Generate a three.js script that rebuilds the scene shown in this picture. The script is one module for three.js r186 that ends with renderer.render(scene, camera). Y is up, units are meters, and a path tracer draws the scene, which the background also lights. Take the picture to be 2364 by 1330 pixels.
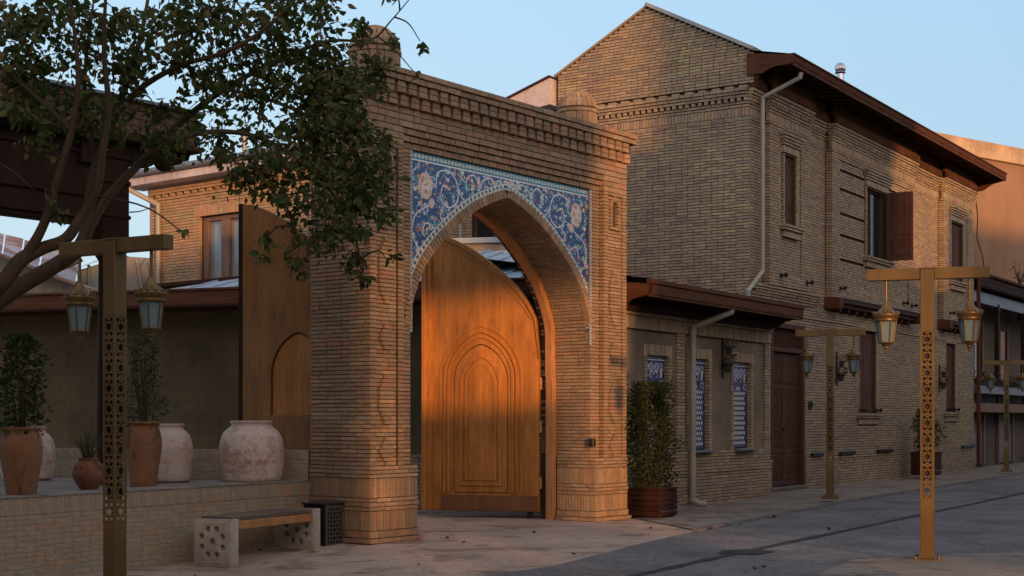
import * as THREE from 'three';
import { mergeGeometries } from 'three/addons/utils/BufferGeometryUtils.js';

// ---------------------------------------------------------------- camera, sky, sun, exposure
const F = 3300, CX = 1182, CY = 970, EYE = 1.5;            // a 50 mm lens, shifted up
const scene = new THREE.Scene();
const camera = new THREE.PerspectiveCamera(2 * Math.atan(CY / F) * 180 / Math.PI, 2364 / (2 * CY), 0.1, 900);
camera.position.set(0, EYE, 0);
camera.setViewOffset(2364, 2 * CY, 0, 0, 2364, 1330);
camera.updateMatrixWorld(true);
const V3 = THREE.Vector3, PI = Math.PI, rad = (d) => d * PI / 180;
const SUN_AZ = rad(20), SUN_EL = rad(5.5);
const SUN = new V3(Math.sin(SUN_AZ) * Math.cos(SUN_EL), Math.sin(SUN_EL), Math.cos(SUN_AZ) * Math.cos(SUN_EL));
const sun = new THREE.DirectionalLight(new THREE.Color().setRGB(1, 0.47, 0.18), 3.6);
sun.name = 'sun';
sun.position.copy(SUN).multiplyScalar(60).add(new V3(4, 0, -22)); sun.target.position.set(4, 0, -22);
sun.castShadow = true; sun.shadow.mapSize.set(4096, 4096); sun.shadow.radius = 2.2;
Object.assign(sun.shadow.camera, { left: -45, right: 45, top: 30, bottom: -30, near: 1, far: 160 });
scene.add(sun, sun.target);
{
  const W = 512, H = 256, d = new Float32Array(W * H * 4), v = new V3(), anti = new V3(-Math.sin(SUN_AZ), 0, -Math.cos(SUN_AZ));
  const stops = [[0, [0.62, 0.745, 0.79]], [6, [0.59, 0.765, 0.875]], [16, [0.505, 0.755, 0.97]], [45, [0.43, 0.525, 0.65]], [90, [0.38, 0.435, 0.51]]];
  for (let r = 0; r < H; r++) for (let c = 0; c < W; c++) {
    const up = ((r + 0.5) / H - 0.5) * PI, az = ((c + 0.5) / W - 0.5) * 2 * PI;
    v.set(Math.cos(az) * Math.cos(up), Math.sin(up), Math.sin(az) * Math.cos(up));
    const el = Math.max(0, up * 180 / PI); let k = 0; while (k < stops.length - 2 && el > stops[k + 1][0]) k++;
    const t = Math.min(1, (el - stops[k][0]) / (stops[k + 1][0] - stops[k][0]));
    const fl = Math.hypot(v.x, v.z) || 1, aa = Math.acos(Math.min(1, Math.max(-1, (v.x * anti.x + v.z * anti.z) / fl))) * 180 / PI;
    const e = Math.exp(-((aa / 48) ** 2)), e2 = e * (1 - Math.min(1, el / 90)) + Math.min(1, el / 90) * 0.4;
    const g = Math.acos(Math.min(1, Math.max(-1, v.dot(SUN)))) * 180 / PI, g1 = Math.exp(-g / 36), g2 = Math.exp(-g / 9);
    const lo = [0.55, 0.72, 0.86], hi = [0.48, 0.31, 0.15], wide = [1.7, 0.95, 0.48], near = [3.2, 1.6, 0.6];
    for (let i = 0; i < 3; i++) {
      const base = (stops[k][1][i] * (1 - t) + stops[k + 1][1][i] * t) * (lo[i] + hi[i] * e2);
      d[(r * W + c) * 4 + i] = up < 0 ? [0.16, 0.13, 0.11][i] : base + wide[i] * g1 + near[i] * g2;
    }
    d[(r * W + c) * 4 + 3] = 1;
  }
  const sky = new THREE.DataTexture(d, W, H, THREE.RGBAFormat, THREE.FloatType);
  sky.mapping = THREE.EquirectangularReflectionMapping; sky.needsUpdate = true;
  scene.background = sky; scene.environment = sky;
}
const renderer = new THREE.WebGLRenderer({ antialias: true });
renderer.toneMapping = THREE.LinearToneMapping; renderer.toneMappingExposure = 1.0;
renderer.shadowMap.enabled = true;

// ---------------------------------------------------------------- helpers
function mulberry(a) { return () => { a |= 0; a = a + 0x6D2B79F5 | 0; let t = Math.imul(a ^ a >>> 15, 1 | a); t = t + Math.imul(t ^ t >>> 7, 61 | t) ^ t; return ((t ^ t >>> 14) >>> 0) / 4294967296; }; }
let rnd = mulberry(7);
const R = (a, b) => a + (b - a) * rnd(), pick = (a) => a[Math.floor(rnd() * a.length)], clamp = (x, a, b) => Math.min(b, Math.max(a, x)), lerp = (a, b, t) => a + (b - a) * t;
const sstep = (a, b, x) => { const t = clamp((x - a) / (b - a), 0, 1); return t * t * (3 - 2 * t); };
const at = (x, y, d) => new V3((x - CX) / F * d, EYE + (CY - y) / F * d, -d);     // the point at depth d that the lens sees at pixel x, y
const used = {};
function numbered(n) { used[n] = (used[n] ?? -1) + 1; return used[n] ? n + '_' + String(used[n]).padStart(3, '0') : n; }
function tag(o, label, category, group, kind) { if (label) o.userData.label = label; if (category) o.userData.category = category; if (group) o.userData.group = group; if (kind) o.userData.kind = kind; return o; }
function thing(name, pos, turn, label, category, group) {
  const o = new THREE.Group(); o.name = numbered(name); o.position.copy(pos); o.rotation.y = turn; scene.add(o);
  return tag(o, label, category, group);
}
function grp(name, parent, x = 0, y = 0, z = 0, ry = 0) { const o = new THREE.Group(); o.name = name; o.position.set(x, y, z); o.rotation.y = ry; parent.add(o); return o; }
function mesh(name, geo, mat, parent) { const m = new THREE.Mesh(geo, mat); m.name = parent === scene ? numbered(name) : name; m.castShadow = m.receiveShadow = true; parent.add(m); return m; }
function triUV(g) {                                          // uv in metres from the face normals
  const p = g.attributes.position, n = g.attributes.normal, u = new Float32Array(p.count * 2);
  for (let i = 0; i < p.count; i++) {
    const x = Math.abs(n.getX(i)), y = Math.abs(n.getY(i)), z = Math.abs(n.getZ(i));
    if (y > x && y > z) { u[2 * i] = p.getX(i); u[2 * i + 1] = p.getZ(i); } else if (x > z) { u[2 * i] = p.getZ(i); u[2 * i + 1] = p.getY(i); } else { u[2 * i] = p.getX(i); u[2 * i + 1] = p.getY(i); }
  }
  g.setAttribute('uv', new THREE.BufferAttribute(u, 2)); return g;
}
const flat = (g) => { const q = g.index ? g.toNonIndexed() : g; return q; };
const M4 = () => new THREE.Matrix4();
const place = (x, y, z, rx = 0, ry = 0, rz = 0) => M4().compose(new V3(x, y, z), new THREE.Quaternion().setFromEuler(new THREE.Euler(rx, ry, rz, 'YXZ')), new V3(1, 1, 1));
class MB {                                                   // collects geometries and merges them into one named mesh
  constructor() { this.g = []; }
  add(geo, m, keepUV, col) {
    let g = flat(geo); if (g === geo) g = geo.clone(); if (m) g.applyMatrix4(m); if (!keepUV) triUV(g);
    for (const k of Object.keys(g.attributes)) if (!['position', 'normal', 'uv', 'color'].includes(k)) g.deleteAttribute(k);
    if (col) { const c = new Float32Array(g.attributes.position.count * 3); for (let i = 0; i < c.length; i += 3) { c[i] = col[0]; c[i + 1] = col[1]; c[i + 2] = col[2]; } g.setAttribute('color', new THREE.BufferAttribute(c, 3)); }
    this.g.push(g); return this;
  }
  box(x0, x1, y0, y1, z0, z1, b = 0, col) { return this.add(cbox(Math.abs(x1 - x0), Math.abs(y1 - y0), Math.abs(z1 - z0), b), place((x0 + x1) / 2, (y0 + y1) / 2, (z0 + z1) / 2), false, col); }
  geo() { const g = mergeGeometries(this.g, false); this.g = []; return g; }
  build(name, mat, parent, kind) { if (!this.g.length) return null; const m = mesh(name, this.geo(), mat, parent); if (kind) m.userData.kind = kind; return m; }
}
const cbCache = new Map();
function cbox(sx, sy, sz, b = 0) {                           // box with chamfered edges
  if (b <= 0) return new THREE.BoxGeometry(sx, sy, sz);
  const key = [sx, sy, sz, b].map((x) => x.toFixed(4)).join(); if (cbCache.has(key)) return cbCache.get(key);
  b = Math.min(b, sx / 3, sy / 3, sz / 3);
  const h = [sx / 2, sy / 2, sz / 2], P = [], N = [];
  const vert = (s, k) => s.map((q, i) => q * (h[i] - (i === k ? 0 : b)));
  const poly = (vs) => {
    const [a, bb, c] = vs.map((v) => new V3(...v)), n = bb.clone().sub(a).cross(c.clone().sub(a)).normalize(), mid = vs.reduce((m, v) => m.add(new V3(...v)), new V3());
    if (n.dot(mid) < 0) { vs = vs.slice().reverse(); n.negate(); }
    for (let i = 1; i < vs.length - 1; i++) for (const v of [vs[0], vs[i], vs[i + 1]]) { P.push(...v); N.push(n.x, n.y, n.z); }
  };
  for (let k = 0; k < 3; k++) for (const s of [-1, 1]) {
    const o = [(k + 1) % 3, (k + 2) % 3], cs = [[-1, -1], [1, -1], [1, 1], [-1, 1]].map(([p, q]) => { const c = [0, 0, 0]; c[k] = s; c[o[0]] = p; c[o[1]] = q; return c; });
    poly(cs.map((c) => vert(c, k)));
  }
  for (let k = 0; k < 3; k++) for (const p of [-1, 1]) for (const q of [-1, 1]) {
    const i = (k + 1) % 3, j = (k + 2) % 3, c0 = [0, 0, 0], c1 = [0, 0, 0]; c0[k] = -1; c1[k] = 1; c0[i] = c1[i] = p; c0[j] = c1[j] = q;
    poly([vert(c0, i), vert(c1, i), vert(c1, j), vert(c0, j)]);
  }
  for (const x of [-1, 1]) for (const y of [-1, 1]) for (const z of [-1, 1]) poly([0, 1, 2].map((k) => vert([x, y, z], k)));
  const g = new THREE.BufferGeometry(); g.setAttribute('position', new THREE.Float32BufferAttribute(P, 3)); g.setAttribute('normal', new THREE.Float32BufferAttribute(N, 3)); triUV(g);
  cbCache.set(key, g); return g;
}
function quad(a, b, c, d) { const g = new THREE.BufferGeometry(), n = b.clone().sub(a).cross(d.clone().sub(a)).normalize(); g.setAttribute('position', new THREE.Float32BufferAttribute([a, b, c, a, c, d].flatMap((p) => p.toArray()), 3)); g.setAttribute('normal', new THREE.Float32BufferAttribute(Array(6).fill(n.toArray()).flat(), 3)); return triUV(g); }
function sheet(pts, ys) {                                     // flat polygon on the ground; pts are [x, depth]
  const s = new THREE.Shape(pts.map(([x, d]) => new THREE.Vector2(x, d))), g = flat(new THREE.ShapeGeometry(s)); g.rotateX(-PI / 2); g.translate(0, ys, 0);
  return triUV(g);
}
const ext = (shape, depth, bev = 0, seg = 24) => new THREE.ExtrudeGeometry(shape, { depth, bevelEnabled: bev > 0, bevelSize: bev, bevelThickness: bev, bevelSegments: 1, bevelOffset: -bev, curveSegments: seg });
const poly2 = (pts) => new THREE.Shape(pts.map(([x, y]) => new THREE.Vector2(x, y)));
const cyl = (r0, r1, h, n = 16) => new THREE.CylinderGeometry(r1, r0, h, n);
const lathe = (pts, n = 28) => new THREE.LatheGeometry(pts.map(([r, y]) => new THREE.Vector2(r, y)), n);
function limb(pts, radii, n = 8, per = 8) {                    // tapered tube through points
  const c = new THREE.CatmullRomCurve3(pts), N = (pts.length - 1) * per, P = [], Nn = [], I = []; let nx = null;
  for (let i = 0; i <= N; i++) {
    const t = i / N, p = c.getPoint(t), T = c.getTangent(t); const f = t * (radii.length - 1), k = Math.min(radii.length - 2, Math.floor(f)), r = lerp(radii[k], radii[k + 1], f - k);
    nx = nx ? nx.sub(T.clone().multiplyScalar(nx.dot(T))).normalize() : new V3(T.y, -T.x, 0.01).normalize(); const ny = T.clone().cross(nx);
    for (let j = 0; j <= n; j++) { const a = j / n * 2 * PI, d = nx.clone().multiplyScalar(Math.cos(a)).addScaledVector(ny, Math.sin(a)); P.push(p.x + d.x * r, p.y + d.y * r, p.z + d.z * r); Nn.push(d.x, d.y, d.z); }
    if (i < N) for (let j = 0; j < n; j++) { const a = i * (n + 1) + j, b = a + n + 1; I.push(a, a + 1, b, a + 1, b + 1, b); }
  }
  const g = new THREE.BufferGeometry(); g.setAttribute('position', new THREE.Float32BufferAttribute(P, 3)); g.setAttribute('normal', new THREE.Float32BufferAttribute(Nn, 3)); g.setIndex(I); return g;
}
const tube = (pts, r, n = 6) => limb(pts, [r, r], n, 5);
function pipe(pts, r, n = 14) {                               // pipe with mitred corners
  const m = new MB();
  for (let i = 0; i < pts.length - 1; i++) {
    const a = pts[i], b = pts[i + 1], L = a.distanceTo(b), q = new THREE.Quaternion().setFromUnitVectors(new V3(0, 1, 0), b.clone().sub(a).normalize());
    m.add(new THREE.CylinderGeometry(r, r, L, n), M4().compose(a.clone().lerp(b, 0.5), q, new V3(1, 1, 1)));
    if (i) m.add(new THREE.SphereGeometry(r * 1.06, n, 8), place(a.x, a.y, a.z));
  }
  return m.geo();
}

// ---------------------------------------------------------------- textures
function hash(x, y, s) { let h = Math.imul(x, 374761393) + Math.imul(y, 668265263) + Math.imul(s, 144665) | 0; h = Math.imul(h ^ h >>> 13, 1274126177); return ((h ^ h >>> 16) >>> 0) / 4294967296; }
function vnoise(x, y, px, py, s) {
  const xi = Math.floor(x), yi = Math.floor(y), fx = x - xi, fy = y - yi, u = fx * fx * (3 - 2 * fx), v = fy * fy * (3 - 2 * fy), m = (a, p) => ((a % p) + p) % p;
  const a = hash(m(xi, px), m(yi, py), s), b = hash(m(xi + 1, px), m(yi, py), s), c = hash(m(xi, px), m(yi + 1, py), s), d = hash(m(xi + 1, px), m(yi + 1, py), s);
  return lerp(lerp(a, b, u), lerp(c, d, u), v);
}
function fbm(x, y, px, py, s, o = 5) { let a = 0, w = 0.5, t = 0; for (let i = 0; i < o; i++) { a += w * vnoise(x, y, px, py, s + i * 17); t += w; w *= 0.55; x *= 2; y *= 2; px *= 2; py *= 2; } return a / t; }
function tex(W, H, f, srgb = false) {                          // f(u, v) gives linear rgb or one value
  const d = new Uint8Array(W * H * 4);
  for (let y = 0; y < H; y++) for (let x = 0; x < W; x++) {
    let c = f(x / W, y / H); if (typeof c === 'number') c = [c, c, c];
    for (let i = 0; i < 3; i++) d[(y * W + x) * 4 + i] = 255 * clamp(srgb ? Math.pow(clamp(c[i], 0, 1), 1 / 2.2) : c[i], 0, 1); d[(y * W + x) * 4 + 3] = 255;
  }
  const t = new THREE.DataTexture(d, W, H); t.wrapS = t.wrapT = THREE.RepeatWrapping; t.magFilter = THREE.LinearFilter; t.minFilter = THREE.LinearMipmapLinearFilter; if (srgb) t.colorSpace = THREE.SRGBColorSpace; t.needsUpdate = true; return t;
}
const scaled = (t, sx, sy = sx, rot = 0) => { const c = t.clone(); c.repeat.set(1 / sx, 1 / sy); c.rotation = rot; c.needsUpdate = true; return c; };
const T = {};
T.grain = tex(512, 512, (u, v) => { const a = fbm(u * 6, v * 6, 6, 6, 1, 4), b = fbm(u * 40, v * 40, 40, 40, 9, 3), c = fbm(u * 12, v * 48, 12, 48, 5, 2); let k = 0.62 + 0.3 * a + 0.3 * (b - 0.5) + 0.2 * (c - 0.5); if (b < 0.27) k -= 0.25; return [k + 0.11, k + 0.09, k + 0.06]; }, true);
T.grainB = tex(512, 512, (u, v) => { const b = fbm(u * 40, v * 40, 40, 40, 9, 3), a = fbm(u * 10, v * 30, 10, 30, 3, 3); return 0.5 * a + 0.7 * b - (b < 0.3 ? 0.2 : 0); });
T.plaster = tex(512, 512, (u, v) => { const a = fbm(u * 3, v * 3, 3, 3, 21, 5), b = fbm(u * 30, v * 30, 30, 30, 22, 3), s = fbm(u * 24, v * 2, 24, 2, 23, 3); const cr = Math.abs(fbm(u * 5 + 0.3 * a, v * 5, 5, 5, 27, 4) - 0.5), dk = sstep(0.5, 0.7, fbm(u * 2, v * 3, 2, 3, 28, 5)); let k = 0.58 + 0.5 * (a - 0.1) + 0.2 * (b - 0.5) + 0.2 * (s - 0.5) - 0.16 * dk; if (cr < 0.0035) k *= 0.62; return [k + 0.06, k + 0.045, k + 0.015]; }, true);
T.fine = tex(512, 512, (u, v) => 0.5 * fbm(u * 24, v * 24, 24, 24, 31, 4) + 0.5 * fbm(u * 90, v * 90, 90, 90, 32, 2));
T.wood = tex(512, 512, (u, v) => { const w = fbm(u * 3, v * 1, 3, 1, 41, 3), g = fbm(u * 46 + 5 * w, v * 5, 46, 5, 42, 4), st = fbm(u * 6, v * 4, 6, 4, 43, 5), k = 0.42 + 0.4 * g + 0.5 * (st - 0.42); const kn = Math.max(0, fbm(u * 17, v * 13, 17, 13, 47, 3) - 0.66) * 2; return [k - kn * 0.5 + 0.1, k - kn * 0.6 + 0.06, k - kn * 0.6]; }, true);
T.woodB = tex(512, 512, (u, v) => { const w = fbm(u * 3, v * 1, 3, 1, 41, 3); return fbm(u * 46 + 5 * w, v * 3, 46, 3, 42, 4); });
T.conc = tex(1024, 1024, (u, v) => {
  const a = fbm(u * 4, v * 4, 4, 4, 51, 6), b = fbm(u * 60, v * 60, 60, 60, 52, 3), st = fbm(u * 7, v * 18, 7, 18, 53, 4), s2 = fbm(u * 14, v * 9, 14, 9, 56, 4); let k = 0.5 + 0.5 * (a - 0.3) + 0.24 * (b - 0.5);
  k *= 1 - 0.5 * sstep(0.58, 0.72, st) - 0.35 * sstep(0.62, 0.75, s2); if (fbm(u * 150, v * 150, 150, 150, 54, 2) > 0.78) k *= 0.6; const cr = Math.abs(fbm(u * 4 + 0.35 * a, v * 4, 4, 4, 57, 5) - 0.5); if (cr < 0.0028) k *= 0.5; return [k + 0.14, k + 0.1, k + 0.07];
}, true);
T.asph = tex(1024, 1024, (u, v) => { const a = fbm(u * 5, v * 5, 5, 5, 61, 6), b = fbm(u * 160, v * 160, 160, 160, 62, 2), c = fbm(u * 24, v * 24, 24, 24, 63, 3), cr = Math.abs(fbm(u * 3 + 0.4 * a, v * 3, 3, 3, 66, 5) - 0.5), k = (0.5 + 0.6 * (a - 0.4) + 0.6 * (b - 0.5) + 0.3 * (c - 0.5)) * (cr < 0.003 ? 0.45 : 1); return [k + 0.08, k + 0.08, k + 0.09]; }, true);
T.asphB = tex(512, 512, (u, v) => fbm(u * 110, v * 110, 110, 110, 65, 2));
T.clay = tex(512, 512, (u, v) => { const a = fbm(u * 5, v * 5, 5, 5, 71, 5), b = fbm(u * 40, v * 40, 40, 40, 72, 3), s = sstep(0.56, 0.68, fbm(u * 8, v * 6, 8, 6, 73, 5)); const k = 0.62 + 0.4 * (a - 0.4) + 0.2 * (b - 0.5); return [k * (1 - 0.55 * s) + 0.1, k * (1 - 0.62 * s) + 0.08, k * (1 - 0.66 * s) + 0.05]; }, true);
T.wash = tex(512, 512, (u, v) => { const a = fbm(u * 6, v * 6, 6, 6, 81, 5), b = fbm(u * 36, v * 36, 36, 36, 82, 4), band = fbm(u * 2, v * 14, 2, 14, 84, 4), lo = sstep(0.62, 0.1, v); const bare = clamp(sstep(0.53, 0.72, a * 0.42 + b * 0.58 + 0.09 * lo) * 0.75 + 0.3 * sstep(0.5, 0.7, band) * (0.4 + lo), 0, 1), k = 0.86 + 0.25 * (b - 0.5); return [lerp(k, 0.56, bare), lerp(k * 0.94, 0.43, bare), lerp(k * 0.9, 0.37, bare)]; }, true);
T.metal = tex(256, 256, (u, v) => { const a = fbm(u * 4, v * 4, 4, 4, 91, 5), b = fbm(u * 20, v * 3, 20, 3, 92, 4), k = 0.7 + 0.3 * (a - 0.5) + 0.2 * (b - 0.5); return [k, k, k]; }, true);
T.rust = tex(256, 256, (u, v) => { const a = fbm(u * 4, v * 4, 4, 4, 95, 6), r = sstep(0.45, 0.62, a), k = 0.6 + 0.4 * fbm(u * 24, v * 8, 24, 8, 96, 3); return [lerp(0.55, 0.36, r) * k, lerp(0.6, 0.2, r) * k, lerp(0.68, 0.14, r) * k]; }, true);
T.bark = tex(256, 256, (u, v) => { const a = fbm(u * 12, v * 4, 12, 4, 101, 5), k = 0.35 + 0.6 * a; return [k, k * 0.93, k * 0.84]; }, true);

// ---------------------------------------------------------------- materials (linear base colours)
const lin = (r, g, b) => new THREE.Color().setRGB(r, g, b);
const std = (c, rough, map, bump, bs, more = {}) => new THREE.MeshStandardMaterial({ color: lin(...c), roughness: rough, ...(map ? { map } : {}), ...(bump ? { bumpMap: bump, bumpScale: bs } : {}), ...more });
const grainS = scaled(T.grain, 0.42), grainBS = scaled(T.grainB, 0.42), woodS = scaled(T.wood, 0.9, 1.6), woodBS = scaled(T.woodB, 0.9, 1.6), woodH = scaled(T.wood, 0.9, 1.6, PI / 2), woodBH = scaled(T.woodB, 0.9, 1.6, PI / 2), fineS = scaled(T.fine, 0.5), plasS = scaled(T.plaster, 2.6), metS = scaled(T.metal, 1.4);
const M = {
  mortarG: std([0.085, 0.056, 0.034], 1, grainS), mortarH: std([0.085, 0.064, 0.043], 1, grainS), mortarT: std([0.43, 0.34, 0.24], 1, grainS),
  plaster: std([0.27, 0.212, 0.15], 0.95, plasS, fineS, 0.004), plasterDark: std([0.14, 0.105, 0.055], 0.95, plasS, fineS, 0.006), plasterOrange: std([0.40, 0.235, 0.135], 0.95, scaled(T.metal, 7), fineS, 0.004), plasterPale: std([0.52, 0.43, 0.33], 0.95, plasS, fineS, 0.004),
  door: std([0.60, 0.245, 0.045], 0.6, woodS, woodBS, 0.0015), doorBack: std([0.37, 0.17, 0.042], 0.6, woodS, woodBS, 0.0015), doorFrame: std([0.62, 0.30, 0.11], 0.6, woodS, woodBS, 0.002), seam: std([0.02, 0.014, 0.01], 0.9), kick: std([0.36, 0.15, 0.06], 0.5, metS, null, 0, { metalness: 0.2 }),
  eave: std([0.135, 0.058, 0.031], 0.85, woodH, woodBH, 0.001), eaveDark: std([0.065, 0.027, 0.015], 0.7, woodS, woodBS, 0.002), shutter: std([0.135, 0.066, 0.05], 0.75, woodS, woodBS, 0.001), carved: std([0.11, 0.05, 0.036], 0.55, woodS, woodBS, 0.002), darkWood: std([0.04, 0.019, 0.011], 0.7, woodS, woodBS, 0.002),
  brass: std([0.285, 0.18, 0.066], 0.42, metS, null, 0, { metalness: 0.55 }), bronze: std([0.22, 0.145, 0.058], 0.42, metS, null, 0, { metalness: 0.55 }), glassFrost: new THREE.MeshPhysicalMaterial({ color: lin(0.21, 0.32, 0.34), roughness: 0.5, transmission: 0.3 }),
  black: std([0.014, 0.013, 0.013], 0.5, null, null, 0, { metalness: 0.3 }), iron: std([0.045, 0.04, 0.036], 0.55, metS, null, 0, { metalness: 0.4 }), steel: std([0.62, 0.63, 0.65], 0.25, null, null, 0, { metalness: 1 }), pipe: std([0.50, 0.46, 0.37], 0.45, metS),
  roofBlue: std([0.47, 0.61, 0.72], 0.45, metS), roofGrey: std([0.26, 0.28, 0.31], 0.5, metS, null, 0, { metalness: 0.35 }), rust: std([0.8, 0.72, 0.72], 0.7, scaled(T.rust, 3)), roofBrown: std([0.085, 0.036, 0.026], 0.8, metS), whitePanel: std([0.70, 0.62, 0.61], 0.7, plasS),
  conc: std([0.58, 0.44, 0.35], 0.95, scaled(T.conc, 5.5), fineS, 0.006), walk: std([0.32, 0.28, 0.24], 0.95, scaled(T.conc, 4.2), fineS, 0.006), asph: std([0.215, 0.202, 0.198], 0.93, scaled(T.asph, 5), scaled(T.asphB, 1.6), 0.012), seamRoad: std([0.035, 0.034, 0.036], 0.95, scaled(T.asph, 1.5)), kerb: std([0.20, 0.18, 0.165], 0.95, scaled(T.conc, 2), fineS, 0.006), cement: std([0.34, 0.30, 0.255], 0.95, scaled(T.conc, 3), fineS, 0.004), stone: std([0.68, 0.61, 0.53], 0.9, plasS, fineS, 0.008),
  clay: std([0.36, 0.18, 0.09], 0.9, scaled(T.clay, 1), fineS, 0.006), clayRed: std([0.30, 0.125, 0.07], 0.9, scaled(T.clay, 0.8), fineS, 0.006), wash: std([0.82, 0.72, 0.66], 0.95, T.wash, fineS, 0.008), bark: std([0.115, 0.078, 0.044], 0.95, scaled(T.bark, 0.3, 0.6), scaled(T.bark, 0.3, 0.6), 0.012),
  planter: std([0.062, 0.024, 0.018], 0.5, woodH, woodBH, 0.0015), soil: std([0.04, 0.028, 0.02], 1), curtain: std([0.44, 0.42, 0.40], 0.9, plasS), glass: new THREE.MeshPhysicalMaterial({ color: lin(0.9, 0.94, 0.95), roughness: 0.03, transmission: 0.9 }), dark: std([0.012, 0.01, 0.009], 0.95), winDark: std([0.02, 0.02, 0.024], 0.12), frameBrown: std([0.24, 0.145, 0.10], 0.6, woodS),
};

for (const k of ['eave', 'eaveDark', 'darkWood', 'shutter', 'carved', 'roofBrown', 'planter']) { const o = M[k]; M[k] = new THREE.MeshPhysicalMaterial({ color: o.color, map: o.map, bumpMap: o.bumpMap, bumpScale: o.bumpScale, roughness: Math.max(0.7, o.roughness), specularIntensity: 0.35 }); }
// ---------------------------------------------------------------- bricks
const PAL = { gate: [], house: [], terrace: [], back: [] };
{
  const q = mulberry(99), mk = (n, base, vary, extra) => { const a = []; for (let i = 0; i < n; i++) { const k = 1 + (q() - 0.5) * vary, h = (q() - 0.5) * 0.11; let c = [base[0] * k * (1 + h * 0.4), base[1] * k, base[2] * k * (1 - h)]; if (q() < 0.22) c = extra[Math.floor(q() * extra.length)].map((x) => x * (0.85 + q() * 0.3)); a.push(c); } return a; };
  PAL.gate = mk(18, [0.365, 0.258, 0.16], 0.4, [[0.31, 0.245, 0.155], [0.38, 0.242, 0.16], [0.45, 0.335, 0.215], [0.27, 0.20, 0.13]]);
  PAL.house = mk(18, [0.415, 0.318, 0.213], 0.3, [[0.37, 0.295, 0.195], [0.42, 0.30, 0.20], [0.47, 0.375, 0.26], [0.34, 0.265, 0.19]]);
  PAL.terrace = mk(14, [0.45, 0.355, 0.25], 0.05, [[0.445, 0.35, 0.245]]);
  PAL.dark = mk(12, [0.13, 0.085, 0.055], 0.3, [[0.15, 0.09, 0.06]]);
  PAL.back = mk(14, [0.46, 0.31, 0.175], 0.3, [[0.38, 0.26, 0.15], [0.5, 0.34, 0.2]]);
}
const brickMat = new THREE.MeshStandardMaterial({ vertexColors: true, roughness: 0.96, map: grainS, bumpMap: grainBS, bumpScale: 0.006 });
const matOf = new Map();
function toneMat(c) { const k = c.join(); if (!matOf.has(k)) matOf.set(k, std(c, 0.96, grainS, grainBS, 0.006)); return matOf.get(k); }
const bCache = new Map();
function brickGeo(L, H, D, ou = 0, ov = 0, b = 0.0035) {        // front at z = 0 with worn edges, sides going back by D
  const x = L / 2, y = H / 2, P = [], N = [], U = [];
  const q = (a, bb, c, d) => { const A = new V3(...a), n = new V3(...bb).sub(A).cross(new V3(...d).sub(A)).normalize(); for (const v of [a, bb, c, a, c, d]) { P.push(...v); N.push(n.x, n.y, n.z); const s = Math.abs(n.x) > 0.9 ? [v[2], v[1]] : Math.abs(n.y) > 0.9 ? [v[0], v[2]] : [v[0], v[1]]; U.push(s[0] + ou, s[1] + ov); } };
  const f = [[-x + b, -y + b, 0], [x - b, -y + b, 0], [x - b, y - b, 0], [-x + b, y - b, 0]], m = [[-x, -y, -b], [x, -y, -b], [x, y, -b], [-x, y, -b]], k = m.map((v) => [v[0], v[1], -D]);
  q(...f); for (let i = 0; i < 4; i++) { const j = (i + 1) % 4; q(m[i], m[j], f[j], f[i]); q(k[i], k[j], m[j], m[i]); }
  return [P, N, U];
}
function toGeo([P, N, U]) { const g = new THREE.BufferGeometry(); g.setAttribute('position', new THREE.Float32BufferAttribute(P, 3)); g.setAttribute('normal', new THREE.Float32BufferAttribute(N, 3)); g.setAttribute('uv', new THREE.Float32BufferAttribute(U, 2)); return g; }
const frame = (o, u, n, v = new V3(0, 1, 0)) => ({ o, u, n, v });
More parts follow.
